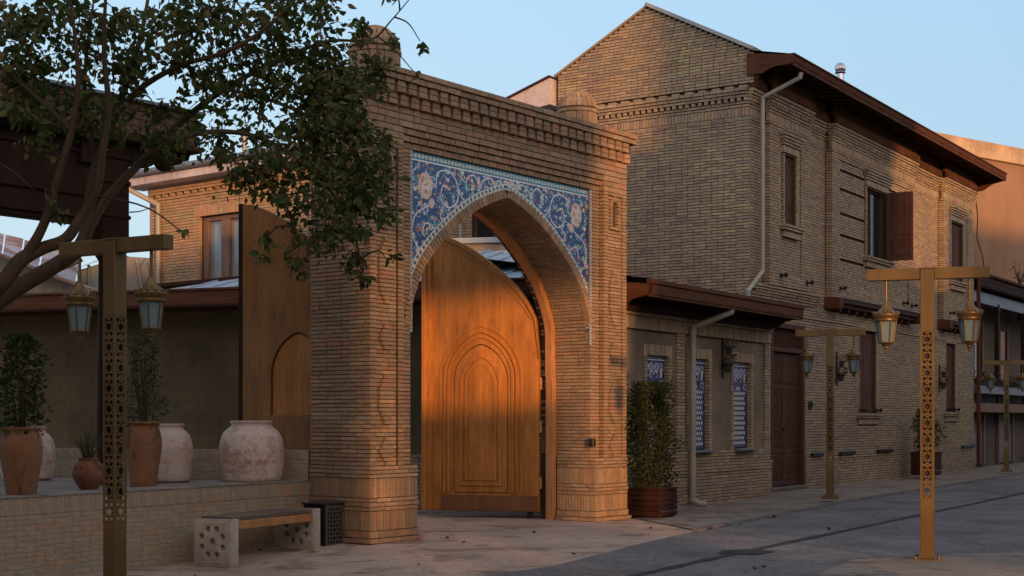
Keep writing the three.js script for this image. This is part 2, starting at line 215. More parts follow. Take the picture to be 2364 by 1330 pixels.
class Bricks {
  constructor(parent, pal, mortar, seed, joint = 0.009) { this.j = joint; this.parent = parent; parent.updateMatrixWorld(true); this.pal = pal.slice().sort((a, b) => a[0] + a[1] + a[2] - b[0] - b[1] - b[2]); this.mortarMat = mortar; this.list = []; this.mortar = new MB(); this.r = mulberry(seed); }
  one(fr, uc, vc, z, L, H, D = 0.07, tone) {
    const r = this.r, m = M4(), q = this.calm ?? 1, j = 0.0022 * q;
    const o = fr.o.clone().addScaledVector(fr.u, uc).addScaledVector(fr.v, vc + (r() - 0.5) * j).addScaledVector(fr.n, z + q * ((r() - 0.5) * 0.007 - (r() < 0.05 ? 0.006 : 0)));
    const right = fr.u.clone(), up = fr.v.clone(); if (right.clone().cross(up).dot(fr.n) < 0) right.negate();
    m.makeBasis(right, up, fr.n); m.multiply(M4().makeRotationZ((r() - 0.5) * 0.012)); m.setPosition(o);
    this.list.push({ m, L, H, D, t: tone ?? this.tone(o, r), ou: r() * 3, ov: r() * 3 });
  }
  tone(o, r) { const w = this.parent.localToWorld(o.clone()), q = w.x + w.z * 1.3, s = fbm(q * 0.55 + 40, w.y * 0.8 + 40, 997, 997, 211, 3) - 0.5, t = fbm(q * 2.2 + 90, w.y * 0.5 + 20, 997, 997, 219, 2) - 0.5, n = this.pal.length; return clamp(Math.floor((r() * 0.9 + 0.05 + s * 0.75 + t * 0.4 - 0.16 * sstep(0.7, 0, w.y)) * n), 0, n - 1); }
  back(fr, a, b, y0, y1, z, thick = 0.09) {                     // recessed mortar behind a run
    const uu = fr.u.clone(); if (uu.clone().cross(fr.v).dot(fr.n) < 0) uu.negate();
    const m = M4().makeBasis(uu, fr.v, fr.n); const ins = b - a > 0.08 ? 0.016 : 0.006, g = new THREE.BoxGeometry(b - a - 2 * ins, y1 - y0, thick);
    m.setPosition(fr.o.clone().addScaledVector(fr.u, (a + b) / 2).addScaledVector(fr.v, (y0 + y1) / 2).addScaledVector(fr.n, z - 0.014 * (this.calm ?? 1) - thick / 2)); this.mortar.add(g, m);
  }
  row(fr, y0, y1, a, b, z = 0, { L = 0.25, j = this.j, soldier = 0, gap, D = 0.07, off } = {}) {
    if (b - a < 0.015) return; const r = this.r; this.back(fr, a, b, y0, y1, z);
    const H = y1 - y0 - j, P = soldier || L; let x = a; const first = off ?? pick([0.5, 1, 0.5, 0.75, 1]);
    if (soldier) { const n = Math.max(1, Math.round((b - a) / P)), w = (b - a) / n; for (let i = 0; i < n; i++) this.one(fr, a + (i + 0.5) * w, (y0 + y1) / 2, z, w - (gap ?? j * 0.8), H, D); return; }
    let len = P * first * (b - a < P ? 1 : 1);
    while (x < b - 0.012) { let e = Math.min(b, x + len); if (b - e < 0.05) e = b; this.one(fr, (x + e) / 2, (y0 + y1) / 2, z, e - x - j, H, D); x = e; len = P * (r() < 0.18 ? 0.5 : 1); }
  }
  finish(most = 300, name = 'brickwork') {
    this.mortar.build('mortar', this.mortarMat, this.parent); this.parent.updateMatrixWorld(true);
    const W = this.parent.matrixWorld, c = new V3(), n = new V3(), e = new THREE.Matrix4();
    for (const k of this.list) { e.multiplyMatrices(W, k.m); c.setFromMatrixPosition(e); n.setFromMatrixColumn(e, 2); const d = -c.z, x = CX + F * c.x / d, y = CY - F * (c.y - EYE) / d, to = camera.position.clone().sub(c); k.s = d > 1 && x > 0 && x < 2364 && y > 0 && y < 1330 && !k.hide ? Math.max(0, n.dot(to) / to.length()) * k.L * k.H / (d * d) : 0; }
    const order = this.list.map((_, i) => i).sort((a, b) => this.list[b].s - this.list[a].s), single = new Set(order.slice(0, most).filter((i) => this.list[i].s > 0));
    const P = [], N = [], U = [], C = [], v = new V3(), nm = new THREE.Matrix3();
    this.list.forEach((k, i) => {
      const col = this.pal[k.t];
      if (single.has(i)) {
        const L = Math.max(0.02, Math.round(k.L / 0.02) * 0.02), H = Math.max(0.02, Math.round(k.H / 0.006) * 0.006), key = [L.toFixed(2), H.toFixed(3), k.D, i % 3].join();
        if (!bCache.has(key)) bCache.set(key, toGeo(brickGeo(L, H, k.D, (i % 3) * 1.37, (i % 3) * 0.71)));
        const o = new THREE.Mesh(bCache.get(key), toneMat(col)); o.name = 'brick'; o.castShadow = o.receiveShadow = true; k.m.decompose(o.position, o.quaternion, o.scale); o.scale.set(k.L / L, k.H / H, 1); this.parent.add(o); return;
      }
      const [p, q, u] = brickGeo(k.L, k.H, k.D, k.ou, k.ov); nm.setFromMatrix4(k.m);
      for (let t = 0; t < p.length; t += 3) { v.set(p[t], p[t + 1], p[t + 2]).applyMatrix4(k.m); P.push(v.x, v.y, v.z); v.set(q[t], q[t + 1], q[t + 2]).applyMatrix3(nm); N.push(v.x, v.y, v.z); C.push(col[0], col[1], col[2]); }
      for (const x of u) U.push(x);
    });
    if (P.length) { const g = toGeo([P, N, U]); g.setAttribute('color', new THREE.Float32BufferAttribute(C, 3)); mesh(name, g, brickMat, this.parent).userData.kind = 'stuff'; }
  }
}

// ---------------------------------------------------------------- ground, pavement, road
const GO = new V3(-1.714, 0, -17.3), GT = rad(52.05);            // near front corner of the gateway and its turn
const gDir = (x, z) => new V3(Math.cos(GT) * x + Math.sin(GT) * z, 0, -Math.sin(GT) * x + Math.cos(GT) * z);
const gW = (x, y, z) => gDir(x, z).add(GO).setY(y);
const gLocal = (p) => { const d = p.clone().sub(GO); return [d.x * Math.cos(GT) - d.z * Math.sin(GT), d.x * Math.sin(GT) + d.z * Math.cos(GT)]; };
const groundY = (x, z) => { const [u] = gLocal(new V3(x, 0, z)); return -0.10 * sstep(0.4, -1.9, u); };   // the forecourt falls away to the left
const onGround = (px, py) => { let d = EYE * F / (py - CY), p; for (let i = 0; i < 8; i++) { p = new V3((px - CX) / F * d, 0, -d); d = (EYE - groundY(p.x, p.z)) * F / (py - CY); } return new V3((px - CX) / F * d, groundY((px - CX) / F * d, -d), -d); };
{
  const g = new THREE.PlaneGeometry(1, 1, 120, 120); g.rotateX(-PI / 2); const p = g.attributes.position;
  for (let i = 0; i < p.count; i++) { const sx = p.getX(i) * 2, sz = p.getZ(i) * 2, x = Math.sign(sx) * (Math.abs(sx) * 14 + Math.abs(sx) ** 5 * 360), z = -14 + Math.sign(sz) * (Math.abs(sz) * 14 + Math.abs(sz) ** 5 * 360); p.setXYZ(i, x, groundY(x, z), z); }
  g.computeVertexNormals(); triUV(g); tag(mesh('forecourt', g, M.conc, scene), 'pale stained concrete forecourt in front of the brick gateway', null, null, 'structure');
  const K = [[2.5, 19.3], [3.6, 21.4], [5.75, 25.5], [14.4, 40.2], [30, 66], [70, 132]];                // kerb line, [x, depth]
  const seam = [[-2.4, 8.5], [1.2, 13.75], [2.5, 15.97], [10.4, 29.1], [40, 78], [70, 127]];
  const road = sheet([[-40, -14], ...[[-4.6, 8.3], [0.4, 14.6], [1.6, 17.4]], ...K, [70, -14]], 0.006);
  tag(mesh('road', road, M.asph, scene), 'grey asphalt street running off to the right', null, null, 'structure');
  const w = (i) => 0.065 + 0.02 * Math.sin(i * 9);
  const sm = new MB(); for (let i = 0; i < seam.length - 1; i++) { const [a, b] = [seam[i], seam[i + 1]], n = i === 3 ? 18 : 6; for (let k = 0; k < n; k++) { const t0 = k / n, t1 = (k + 1) / n, p0 = [lerp(a[0], b[0], t0), lerp(a[1], b[1], t0)], p1 = [lerp(a[0], b[0], t1), lerp(a[1], b[1], t1)], w0 = w(k + i * 3.1), w1 = w(k + 1 + i * 3.1); sm.add(sheet([[p0[0] - w0 * 0.8, p0[1] + w0 * 0.5], [p0[0] + w0 * 0.8, p0[1] - w0 * 0.5], [p1[0] + w1 * 0.8, p1[1] - w1 * 0.5], [p1[0] - w1 * 0.8, p1[1] + w1 * 0.5]], 0.011), null, true); } }
  sm.add(sheet([[2.3, 15.95], [2.7, 15.8], [3.0, 16.2], [2.75, 16.5], [2.4, 16.3]], 0.0145), null, true);
  tag(sm.build('road_seam', M.seamRoad, scene), 'dark tarred seam crossing the asphalt street', null, null, 'structure');
  const walk = sheet([...K.map(([x, d]) => [x, d]), [70, 150], [0, 150], [-2, 60], [1.9, 21.6]], 0.012);
  tag(mesh('sidewalk', walk, M.walk, scene), 'grey concrete pavement along the foot of the brick house', null, null, 'structure');
  const kb = new MB(), kr = mulberry(4);
  for (let i = 0; i < K.length - 2; i++) { const [a, b] = [new V3(K[i][0], 0, -K[i][1]), new V3(K[i + 1][0], 0, -K[i + 1][1])], L = a.distanceTo(b), n = Math.round(L / 1), ang = Math.atan2(-(b.z - a.z), b.x - a.x); for (let k = 0; k < n; k++) { const m = a.clone().lerp(b, (k + 0.5) / n); kb.add(cbox(L / n - 0.014, 0.2, 0.14, 0.015), place(m.x, -0.066 + (kr() - 0.5) * 0.012, m.z, 0, ang + (kr() - 0.5) * 0.012, 0)); } }
  tag(kb.build('kerb', M.kerb, scene), 'low worn kerb between pavement and asphalt street', null, null, 'structure');
  const isl = new MB(); isl.add(ext(poly2([[2.9, 13.6], [3.55, 15.0], [4.6, 15.5], [9, 17.0], [16, 22], [30, 14], [12, 2], [2.4, 9]]), 0.12, 0.012).rotateX(-PI / 2), place(0, -0.095, 0));
  tag(isl.build('near_pavement', M.walk, scene), 'near pavement corner under the right street lamp', null, null, 'structure');
}

// ---------------------------------------------------------------- the gateway
const HALF = 2.8125, GWID = 5.625;
const profile = new THREE.CatmullRomCurve3([[1.985, 0], [1.985, 0.8], [1.985, 1.6], [1.985, 2.2], [1.983, 2.6], [1.966, 2.9], [1.885, 3.13], [1.765, 3.37], [1.585, 3.6], [1.265, 3.89], [0.77, 4.24], [0.36, 4.43], [0, 4.55]].map(([x, y]) => new V3(x, y, 0)), false, 'centripetal');
const PROF = profile.getSpacedPoints(400), PLEN = profile.getLength();
const profAt = (s) => { const f = clamp(s / PLEN, 0, 1) * 400, i = Math.min(399, Math.floor(f)); return PROF[i].clone().lerp(PROF[i + 1], f - i); };
const profTan = (s) => profAt(Math.min(PLEN, s + 0.01)).sub(profAt(Math.max(0, s - 0.01))).normalize();
const halfAt = (y) => { if (y <= 0) return 1.985; if (y >= 4.55) return 0; let lo = 0, hi = 400; while (hi - lo > 1) { const m = (lo + hi) >> 1; if (PROF[m].y < y) lo = m; else hi = m; } return lerp(PROF[lo].x, PROF[hi].x, (y - PROF[lo].y) / Math.max(1e-6, PROF[hi].y - PROF[lo].y)); };
const archPath = (off, y0, s0 = 0) => { const L = [], n = 64; for (let i = 0; i <= n; i++) { const s = lerp(s0, PLEN, i / n), p = profAt(s), t = profTan(s); L.push([p.x + t.y * off, p.y - t.x * off]); } L[n][0] = 0; L[n][1] += 0; if (y0 !== undefined) L.unshift([L[0][0], y0]); return L; };
const gate = thing('brick_gateway', GO, GT, 'tall brick gateway with a pointed arch, blue tile panel and open wooden gate', 'gateway');
{
  const B = new Bricks(gate, PAL.gate, M.mortarG, 11), X = new V3(1, 0, 0), Z = new V3(0, 0, 1), NX = new V3(-1, 0, 0), NZ = new V3(0, 0, -1), O = new V3();
  const front = frame(O, X, Z), left = frame(O, NZ, NX), rightF = frame(new V3(GWID, 0, 0), NZ, X);
  // plinth
  const plinth = [[0, 0.06, 0.055, 0.28, 0], [0.06, 0.15, 0.02, 0.3, 0], [0.15, 0.39, 0.008, 0, 1], [0.39, 0.443, 0.012, 0.25, 0], [0.443, 0.497, 0.02, 0.25, 0], [0.497, 0.55, 0.012, 0.25, 0], [0.55, 0.79, 0.008, 0, 1], [0.79, 0.84, 0.012, 0.25, 0], [0.84, 0.89, 0.018, 0.25, 0], [0.89, 0.94, 0.012, 0.25, 0]];
  for (const [y0, y1, z, L, s] of plinth) {
    const o = { L: L || 0.25, soldier: s ? 0.056 : 0, D: 0.1 }; 
    B.row(front, y0, y1, -z, 0.84 + z, z, o); B.row(front, y0, y1, GWID - 0.84 - z, GWID + z, z, o); B.row(left, y0, y1, 0, 1.04, z, o); B.row(rightF, y0, y1, 0, 1.04, z, o);
    B.row(frame(new V3(GWID - 0.84, 0, 0), NZ, NX), y0, y1, -0.008, 0.7, z, o); B.row(frame(new V3(0.84, 0, 0), NZ, X), y0, y1, 0, 0.7, z, o);
  }
  // raised hexagons and diamonds on the pillar fronts
  const shapes = [[3.75, 2.92, 0], [2.68, 2.34, 1], [2.08, 1.43, 0], [1.28, 0.96, 1]];
  const relief = (y) => { for (const [t, b, k] of shapes) if (y < t && y > b) return k ? 0.03 + 0.11 * (1 - Math.abs(y - (t + b) / 2) / ((t - b) / 2)) : Math.min(0.14, 0.03 + 0.55 * Math.min(t - y, y - b)); return 0; };
  const n = 78, c = (4.91 - 0.94) / n;
  for (let i = 0; i < n; i++) {
    const y0 = 0.94 + i * c, y1 = y0 + c, ym = (y0 + y1) / 2, hw = relief(ym), inner = ym < 2.75 ? HALF - halfAt(ym) : ym < 3.05 ? HALF - halfAt(ym) - 0.125 : 0.85, q = i % 2 ? 1 : 0.5, z1 = -0.03;
    const seg = [[0, 0.11, 0]];
    if (ym > 4.36 && ym < 4.85) { const a = ym < 4.7 ? 0.075 : 0.075 * Math.sqrt(Math.max(0, 1 - ((ym - 4.7) / 0.1) ** 2)); if (ym < 4.41) seg.push([0.11, 0.17, z1], [0.17, 0.45, 0.012], [0.45, 0.5, z1]); else if (ym > 4.81) seg.push([0.11, 0.5, z1]); else { seg.push([0.11, 0.18, z1]); if (ym < 4.7) seg.push([0.18, 0.305 - a, 0.005], [0.305 + a, 0.43, 0.005]); seg.push([0.305 - a, 0.305 + a, -0.085], [0.43, 0.5, z1]); } } else if (hw > 0 && ym < 4.3) seg.push([0.11, 0.305 - hw, z1], [0.305 - hw, 0.305 + hw, 0.004], [0.305 + hw, 0.5, z1]);
    else seg.push([0.11, 0.5, ym > 4.86 ? 0 : z1]);
    seg.push([0.5, 0.6, 0], [0.6, inner, -0.09]);
    for (const [a, b, z] of seg) { B.row(front, y0, y1, a, b, z, { off: b - a > 0.3 ? q : 1, L: 0.25 }); B.row(front, y0, y1, GWID - b, GWID - a, z, { off: b - a > 0.3 ? 1.5 - q : 1 }); }
    B.row(left, y0, y1, 0, 1.04, 0, { off: q }); B.row(rightF, y0, y1, 0, 1.04, 0, { off: q });
    B.row(frame(new V3(0.6, 0, 0), NZ, X), y0, y1, 0, 0.1, 0); B.row(frame(new V3(GWID - 0.6, 0, 0), NZ, NX), y0, y1, 0, 0.1, 0);
  }
  for (const s of [0, 1]) for (let k = 0; k < 7; k++) { const a = PI * (k + 0.5) / 7, u = 0.305 + 0.115 * Math.cos(a), v = 4.7 + 0.115 * Math.sin(a); B.one(frame(O, new V3(-Math.sin(a), Math.cos(a), 0), Z, new V3(Math.cos(a), Math.sin(a), 0)), 0, 0, 0.006, 0.04, 0.085, 0.08); const k1 = B.list[B.list.length - 1]; k1.m.setPosition(s ? GWID - u : u, v, 0.006); }
  // frieze, stepped back over the tile panel
  const frieze = [[4.91, 4.99, -0.085], [4.99, 5.07, -0.055], [5.07, 5.15, -0.025], [5.15, 5.23, 0], [5.23, 5.31, 0.004], [5.31, 5.39, 0]];
  frieze.forEach(([y0, y1, z], i) => {
    const o = { L: 0.26, off: i % 2 ? 1 : 0.5, D: 0.12 };
    if (z < 0) { B.row(front, y0, y1, 0, 0.6, 0, o); B.row(front, y0, y1, 0.6, GWID - 0.6, z, { ...o, L: 0.17 }); B.row(front, y0, y1, GWID - 0.6, GWID, 0, o); B.row(frame(new V3(GWID - 0.6, 0, 0), NZ, NX), y0, y1, 0, 0.1, 0); } else B.row(front, y0, y1, 0, GWID, z, o);
    B.row(left, y0, y1, 0, 1.04, 0, o); B.row(rightF, y0, y1, 0, 1.04, 0, o);
  });
  // two rows of staggered corbels, coping
  for (const [y, z, ph] of [[5.39, 0.06, 0.1], [5.53, 0.12, 0]]) {
    B.back(front, -z * 0.3, GWID, y, y + 0.14, z - 0.07, 0.2); B.back(left, -z * 0.5, 1.04, y, y + 0.14, z - 0.07, 0.2); B.back(rightF, -z * 0.5, 1.04, y, y + 0.14, z - 0.07, 0.2);
    for (let k = 0; k < 2; k++) {
      const yc = y + 0.035 + k * 0.07;
      for (let u = -z * 0.3 + ph; u < GWID + 0.02 - 0.1; u += 0.2) B.one(front, u + 0.075, yc, z, 0.148, 0.064, 0.16);
      for (let u = ph; u < 0.95; u += 0.2) { B.one(left, u + 0.075, yc, z * 0.5, 0.148, 0.064, 0.16); B.one(rightF, u + 0.075, yc, z * 0.2, 0.148, 0.064, 0.16); }
    }
  }
  for (const [y0, y1, z] of [[5.67, 5.745, 0.15], [5.745, 5.82, 0.17]]) { B.row(front, y0, y1, -z * 0.6, GWID + 0.05, z, { L: 0.27, D: 0.2 }); B.row(left, y0, y1, -z, 1.1, z * 0.6, { L: 0.27, D: 0.2 }); B.row(rightF, y0, y1, -z, 1.1, 0.05, { L: 0.27, D: 0.2 }); }
  // arch ring and the lining of the passage
  for (const s of [-1, 1]) {
    for (let d = 2.72; d < PLEN - 0.02; d += 0.058) { const p = profAt(d), t = profTan(d), nn = new V3(t.y, -t.x, 0), o = new V3(HALF + s * p.x, p.y, 0), tt = new V3(s * t.x, t.y, 0), n2 = new V3(s * nn.x, nn.y, 0); B.one(frame(o, tt, Z, n2), 0, 0.058, -0.082, 0.05, 0.118, 0.1); }
    for (let d = 0.94, i = 0; d < PLEN - 0.03; d += 0.051, i++) { const p = profAt(d + 0.025), t = profTan(d + 0.025), inw = new V3(-s * t.y, t.x, 0), tt = new V3(s * t.x, t.y, 0), o = new V3(HALF + s * p.x, p.y, 0); B.row(frame(o, NZ, inw, tt), -0.0255, 0.0255, 0.09, 0.74, 0, { off: i % 2 ? 1 : 0.5, L: 0.25 }); if (s > 0 || d > 3) B.row(frame(o, NZ, inw, tt), -0.0255, 0.0255, 0.86, 1.04, -0.03, { L: 0.18 }); }
  }
  B.finish(300);
  // the solid core behind the bricks
  const core = new THREE.Shape(); core.moveTo(0.03, 0); const pr = archPath(0.03, 0);
  core.lineTo(HALF - pr[0][0], 0); for (const [x, y] of pr) core.lineTo(HALF - x, y); for (const [x, y] of pr.slice().reverse()) core.lineTo(HALF + x, y); core.lineTo(GWID - 0.03, 0); core.lineTo(GWID - 0.03, 5.76); core.lineTo(0.03, 5.76);
  const cm = new MB(); cm.add(ext(core, 0.86), place(0, 0, -1.03)); cm.box(-0.06, GWID + 0.02, 5.70, 5.8, -1.1, 0.11); cm.box(0.03, 0.57, 0.02, 5.6, -0.2, -0.06); cm.box(GWID - 0.57, GWID - 0.03, 0.02, 5.6, -0.2, -0.06);
  cm.build('masonry_core', M.mortarG, gate);
  // painted tile spandrel
  const W = 2048, H = 1101, cv = document.createElement('canvas'); cv.width = W; cv.height = H; const g = cv.getContext('2d'), S = W / 3.925, q = mulberry(3);
  const px = (u) => (u - 0.85) * S, py = (y) => (4.91 - y) * S;
  g.fillStyle = '#36507f'; g.fillRect(0, 0, W, H);
  for (let i = 0; i < 900; i++) { g.fillStyle = `rgba(${pick2([[46, 88, 136], [66, 84, 128], [46, 66, 110], [58, 104, 142]]).join()},0.25)`; g.beginPath(); g.arc(q() * W, q() * H, 8 + q() * 26, 0, 7); g.fill(); }
  function pick2(a) { return a[Math.floor(q() * a.length)]; }
  const flower = (x, y, r, col, mid) => { const n = 5 + Math.floor(q() * 2), a0 = q() * 6; g.fillStyle = col; for (let k = 0; k < n; k++) { const a = a0 + k / n * 2 * PI; g.beginPath(); g.ellipse(x + Math.cos(a) * r * 0.62, y + Math.sin(a) * r * 0.62, r * 0.45, r * 0.3, a, 0, 7); g.fill(); } g.fillStyle = mid; g.beginPath(); g.arc(x, y, r * 0.3, 0, 7); g.fill(); };
  const leaf = (x, y, r, a, col) => { g.fillStyle = col; g.beginPath(); g.ellipse(x, y, r, r * 0.34, a, 0, 7); g.fill(); };
  const cols = ['#e8e2d6', '#dcd6d0', '#d9a441', '#d98a4a', '#c7584a', '#e6c978', '#7fb7c4', '#b9c9d8'], mids = ['#d9a441', '#b5503f', '#f0e6d0', '#3a6f9c'];
  const bits = (n, f) => { for (let i = 0; i < n; i++) f(q() * W / 2, q() * H); };
  const both = (f) => { f(); g.save(); g.translate(W, 0); g.scale(-1, 1); f(); g.restore(); };
  both(() => {
    bits(900, (x, y) => leaf(x, y, 7 + q() * 11, q() * 7, pick2(['#3f93a2', '#4fa398', '#6a9fd0', '#3f74b4', '#74b5a5', '#b5d2de', '#d5e0e6', '#86bd96'])));
    bits(420, (x, y) => flower(x, y, 9 + q() * 10, pick2(cols), pick2(mids)));
    // scrolling stems
    const ring = (u, y, r, a0, a1) => { const p = []; for (let k = 0; k <= 40; k++) { const t = k / 40, a = lerp(a0, a1, t), rr = r * (1 - 0.55 * t); p.push([px(u) + Math.cos(a) * rr * S, py(y) + Math.sin(a) * rr * S]); } return p; };
    const draw = (p, w, c) => { g.strokeStyle = c; g.lineWidth = w; g.lineJoin = g.lineCap = 'round'; g.beginPath(); p.forEach(([x, y], i) => i ? g.lineTo(x, y) : g.moveTo(x, y)); g.stroke(); };
    const curve = (pts) => new THREE.CatmullRomCurve3(pts.map(([u, y]) => new V3(px(u), py(y), 0))).getPoints(80).map((v) => [v.x, v.y]);
    const stems = [curve([[1.2, 4.25], [0.95, 4.1], [0.9, 3.85], [1.05, 3.68], [1.3, 3.75], [1.32, 3.95], [1.15, 4.02], [1.08, 3.88]]), curve([[1.0, 3.7], [1.16, 3.5], [1.12, 3.3], [0.97, 3.25], [0.9, 3.4], [0.98, 3.5], [1.05, 3.42]]), curve([[1.0, 3.26], [0.9, 3.12], [0.93, 2.98]]), curve([[1.35, 4.5], [1.4, 4.7], [1.62, 4.74], [1.78, 4.6], [1.78, 4.38], [1.6, 4.27], [1.45, 4.38], [1.5, 4.55], [1.63, 4.5]]), curve([[1.76, 4.62], [1.86, 4.45], [2.02, 4.36], [2.2, 4.42], [2.24, 4.62], [2.12, 4.76], [1.98, 4.7], [1.96, 4.55]]), curve([[2.2, 4.5], [2.32, 4.72], [2.5, 4.76], [2.56, 4.64], [2.46, 4.57], [2.4, 4.65]]), curve([[2.56, 4.66], [2.66, 4.76], [2.74, 4.7], [2.7, 4.6], [2.62, 4.62]]), curve([[1.5, 4.27], [1.44, 4.15], [1.5, 4.02], [1.42, 3.93], [1.3, 3.94]])];
    for (const p of stems) { draw(p, 12, '#6f7fb0'); draw(p, 7.5, '#f6f4ee'); }
    for (const p of stems) for (let k = 6; k < p.length; k += 9) { const a = Math.atan2(p[k][1] - p[k - 1][1], p[k][0] - p[k - 1][0]) + (k % 2 ? 1 : -1) * 1.1; leaf(p[k][0] + Math.cos(a) * 17, p[k][1] + Math.sin(a) * 17, 12, a, pick2(['#dfe3e2', '#7fc0b8', '#e0b35a'])); if (q() < 0.5) flower(p[k][0] + Math.cos(a) * 26, p[k][1] + Math.sin(a) * 26, 11, pick2(cols), pick2(mids)); }
    for (let k = 0; k < 150; k++) { const x = q() * W / 2, y = 60 + q() * (H - 60), r = 14 + q() * 22, a0 = q() * 7, p = []; for (let i = 0; i <= 22; i++) { const t = i / 22, a = a0 + t * 5.2, rr = r * (1 - 0.75 * t); p.push([x + Math.cos(a) * rr, y + Math.sin(a) * rr]); } draw(p, 3.2, pick2(['#e6ebef', '#c9dbe6', '#a9d0cf', '#f2efe6'])); }
    // pale corner medallion of petals
    const mx = px(1.15), my = py(4.5); g.fillStyle = '#dcc6b2'; for (let k = 0; k < 9; k++) { const a = k / 9 * 2 * PI; g.beginPath(); g.ellipse(mx + Math.cos(a) * 44, my + Math.sin(a) * 62, 30, 34, a, 0, 7); g.fill(); } g.beginPath(); g.ellipse(mx, my, 56, 76, 0, 0, 7); g.fill(); g.beginPath(); g.ellipse(mx + 62, my + 110, 30, 34, 0.6, 0, 7); g.fill();
    g.lineWidth = 5; for (let k = 0; k < 26; k++) { g.strokeStyle = pick2(['#f2e3d4', '#e9cdb8', '#c98f72', '#f4eee4']); const a = q() * 7, r = q() * 60, x = mx + Math.cos(a) * r * 0.8, y = my + Math.sin(a) * r * 1.1; g.beginPath(); g.arc(x, y, 10 + q() * 16, q() * 6, q() * 6 + 3.6); g.stroke(); }
    for (let k = 0; k < 7; k++) flower(mx + (q() - 0.5) * 110, my + (q() - 0.5) * 150, 15, pick2(['#c9776a', '#e2a06c', '#f4e8d8', '#9fb890']), pick2(mids));
  });
  // apex flower, arch border, top border
  flower(W / 2, py(4.735), 32, '#ead9c2', '#d98f5a'); leaf(W / 2 - 42, py(4.72), 26, 0.5, '#dfe3e2'); leaf(W / 2 + 42, py(4.72), 26, -0.5, '#dfe3e2');
  const edge = (off) => { const a = archPath(off).map(([x, y]) => [px(HALF - x), py(y)]); return [...a, ...archPath(off).reverse().map(([x, y]) => [px(HALF + x), py(y)])]; };
  const line = (p, w, c) => { g.strokeStyle = c; g.lineWidth = w; g.lineJoin = 'miter'; g.beginPath(); p.forEach(([x, y], i) => i ? g.lineTo(x, y) : g.moveTo(x, y)); g.stroke(); };
  line(edge(0.155), 50, '#33606c'); line(edge(0.19), 8, '#efece4'); line(edge(0.125), 8, '#dfe2dc');
  for (const s of [-1, 1]) for (let d = 2.6; d < PLEN; d += 0.082) { const p = profAt(d), t = profTan(d), x = px(HALF + s * (p.x + t.y * 0.157)), y = py(p.y - t.x * 0.157); g.fillStyle = '#e9e4d8'; g.beginPath(); g.arc(x, y, 13, 0, 7); g.fill(); g.fillStyle = pick2(['#d0a24a', '#6f9f6a', '#4a86a8', '#c9806a']); g.beginPath(); g.arc(x, y, 6, 0, 7); g.fill(); leaf(x + t.x * 20, y - t.y * 20, 8, 1, '#8fc4b4'); }
  g.fillStyle = '#3d8794'; g.fillRect(0, 0, W, 52); g.fillStyle = '#efece4'; g.fillRect(0, 50, W, 9);
  for (let x = 16; x < W; x += 38) { g.fillStyle = '#e9e6dc'; g.beginPath(); g.arc(x, 26, 13, 0, 7); g.fill(); g.fillStyle = pick2(['#d0a24a', '#3f6aa0', '#6f9f6a']); g.beginPath(); g.arc(x, 26, 6, 0, 7); g.fill(); leaf(x + 19, 26 + (x % 3 - 1) * 6, 8, x, '#bcd9d4'); }
  g.strokeStyle = 'rgba(14,20,48,0.35)'; g.lineWidth = 2; for (let x = 0; x < W; x += 104) { g.beginPath(); g.moveTo(x, 60); g.lineTo(x, H); g.stroke(); } for (let y = 60; y < H; y += 104) { g.beginPath(); g.moveTo(0, y); g.lineTo(W, y); g.stroke(); }
  const ct = new THREE.CanvasTexture(cv); ct.colorSpace = THREE.SRGBColorSpace; ct.anisotropy = 8;
  const sp = new THREE.Shape(), a = archPath(0.112).filter(([, y]) => y > 2.8);
  sp.moveTo(0.85, 2.8); for (const [x, y] of a) sp.lineTo(Math.max(0.851, HALF - x), y); for (const [x, y] of a.slice().reverse()) sp.lineTo(Math.min(GWID - 0.851, HALF + x), y); sp.lineTo(GWID - 0.85, 2.8); sp.lineTo(GWID - 0.85, 4.91); sp.lineTo(0.85, 4.91);
  const tg = flat(ext(sp, 0.03)); const tp = tg.attributes.position, uv = new Float32Array(tp.count * 2); for (let i = 0; i < tp.count; i++) { uv[2 * i] = (tp.getX(i) - 0.85) / 3.925; uv[2 * i + 1] = 1 - (4.91 - tp.getY(i)) * S / H; } tg.setAttribute('uv', new THREE.BufferAttribute(uv, 2)); tg.translate(0, 0, -0.155);
  mesh('tile_panel', tg, new THREE.MeshStandardMaterial({ map: ct, roughness: 0.28, bumpMap: fineS, bumpScale: 0.0015 }), gate).userData.label = 'blue glazed tile panel with white scrolls and flowers';
  const sc = document.createElement('canvas'); sc.width = 64; sc.height = 512; const h = sc.getContext('2d'); h.fillStyle = '#2c4f74'; h.fillRect(0, 0, 64, 512); h.fillStyle = '#ded8c8'; h.fillRect(0, 0, 8, 512); h.fillRect(56, 0, 8, 512); for (let y = 16; y < 512; y += 32) { h.fillStyle = '#e9e4d8'; h.beginPath(); h.arc(32, y, 12, 0, 7); h.fill(); h.fillStyle = y % 64 > 32 ? '#c9a14e' : '#6f9f6a'; h.beginPath(); h.arc(32, y, 5, 0, 7); h.fill(); }
  const st = new THREE.CanvasTexture(sc); st.colorSpace = THREE.SRGBColorSpace; st.wrapT = THREE.RepeatWrapping; st.repeat.set(1, 3.2); const sm = new THREE.MeshStandardMaterial({ map: st, roughness: 0.3 });
  for (const s of [0, 1]) { const b = new THREE.BoxGeometry(0.036, 2.3, 0.02); mesh('tile_border', b, sm, gate).position.set(s ? GWID - 0.834 : 0.834, 3.76, -0.094); }
  // brick turrets on the corners
  const TB = mulberry(31);
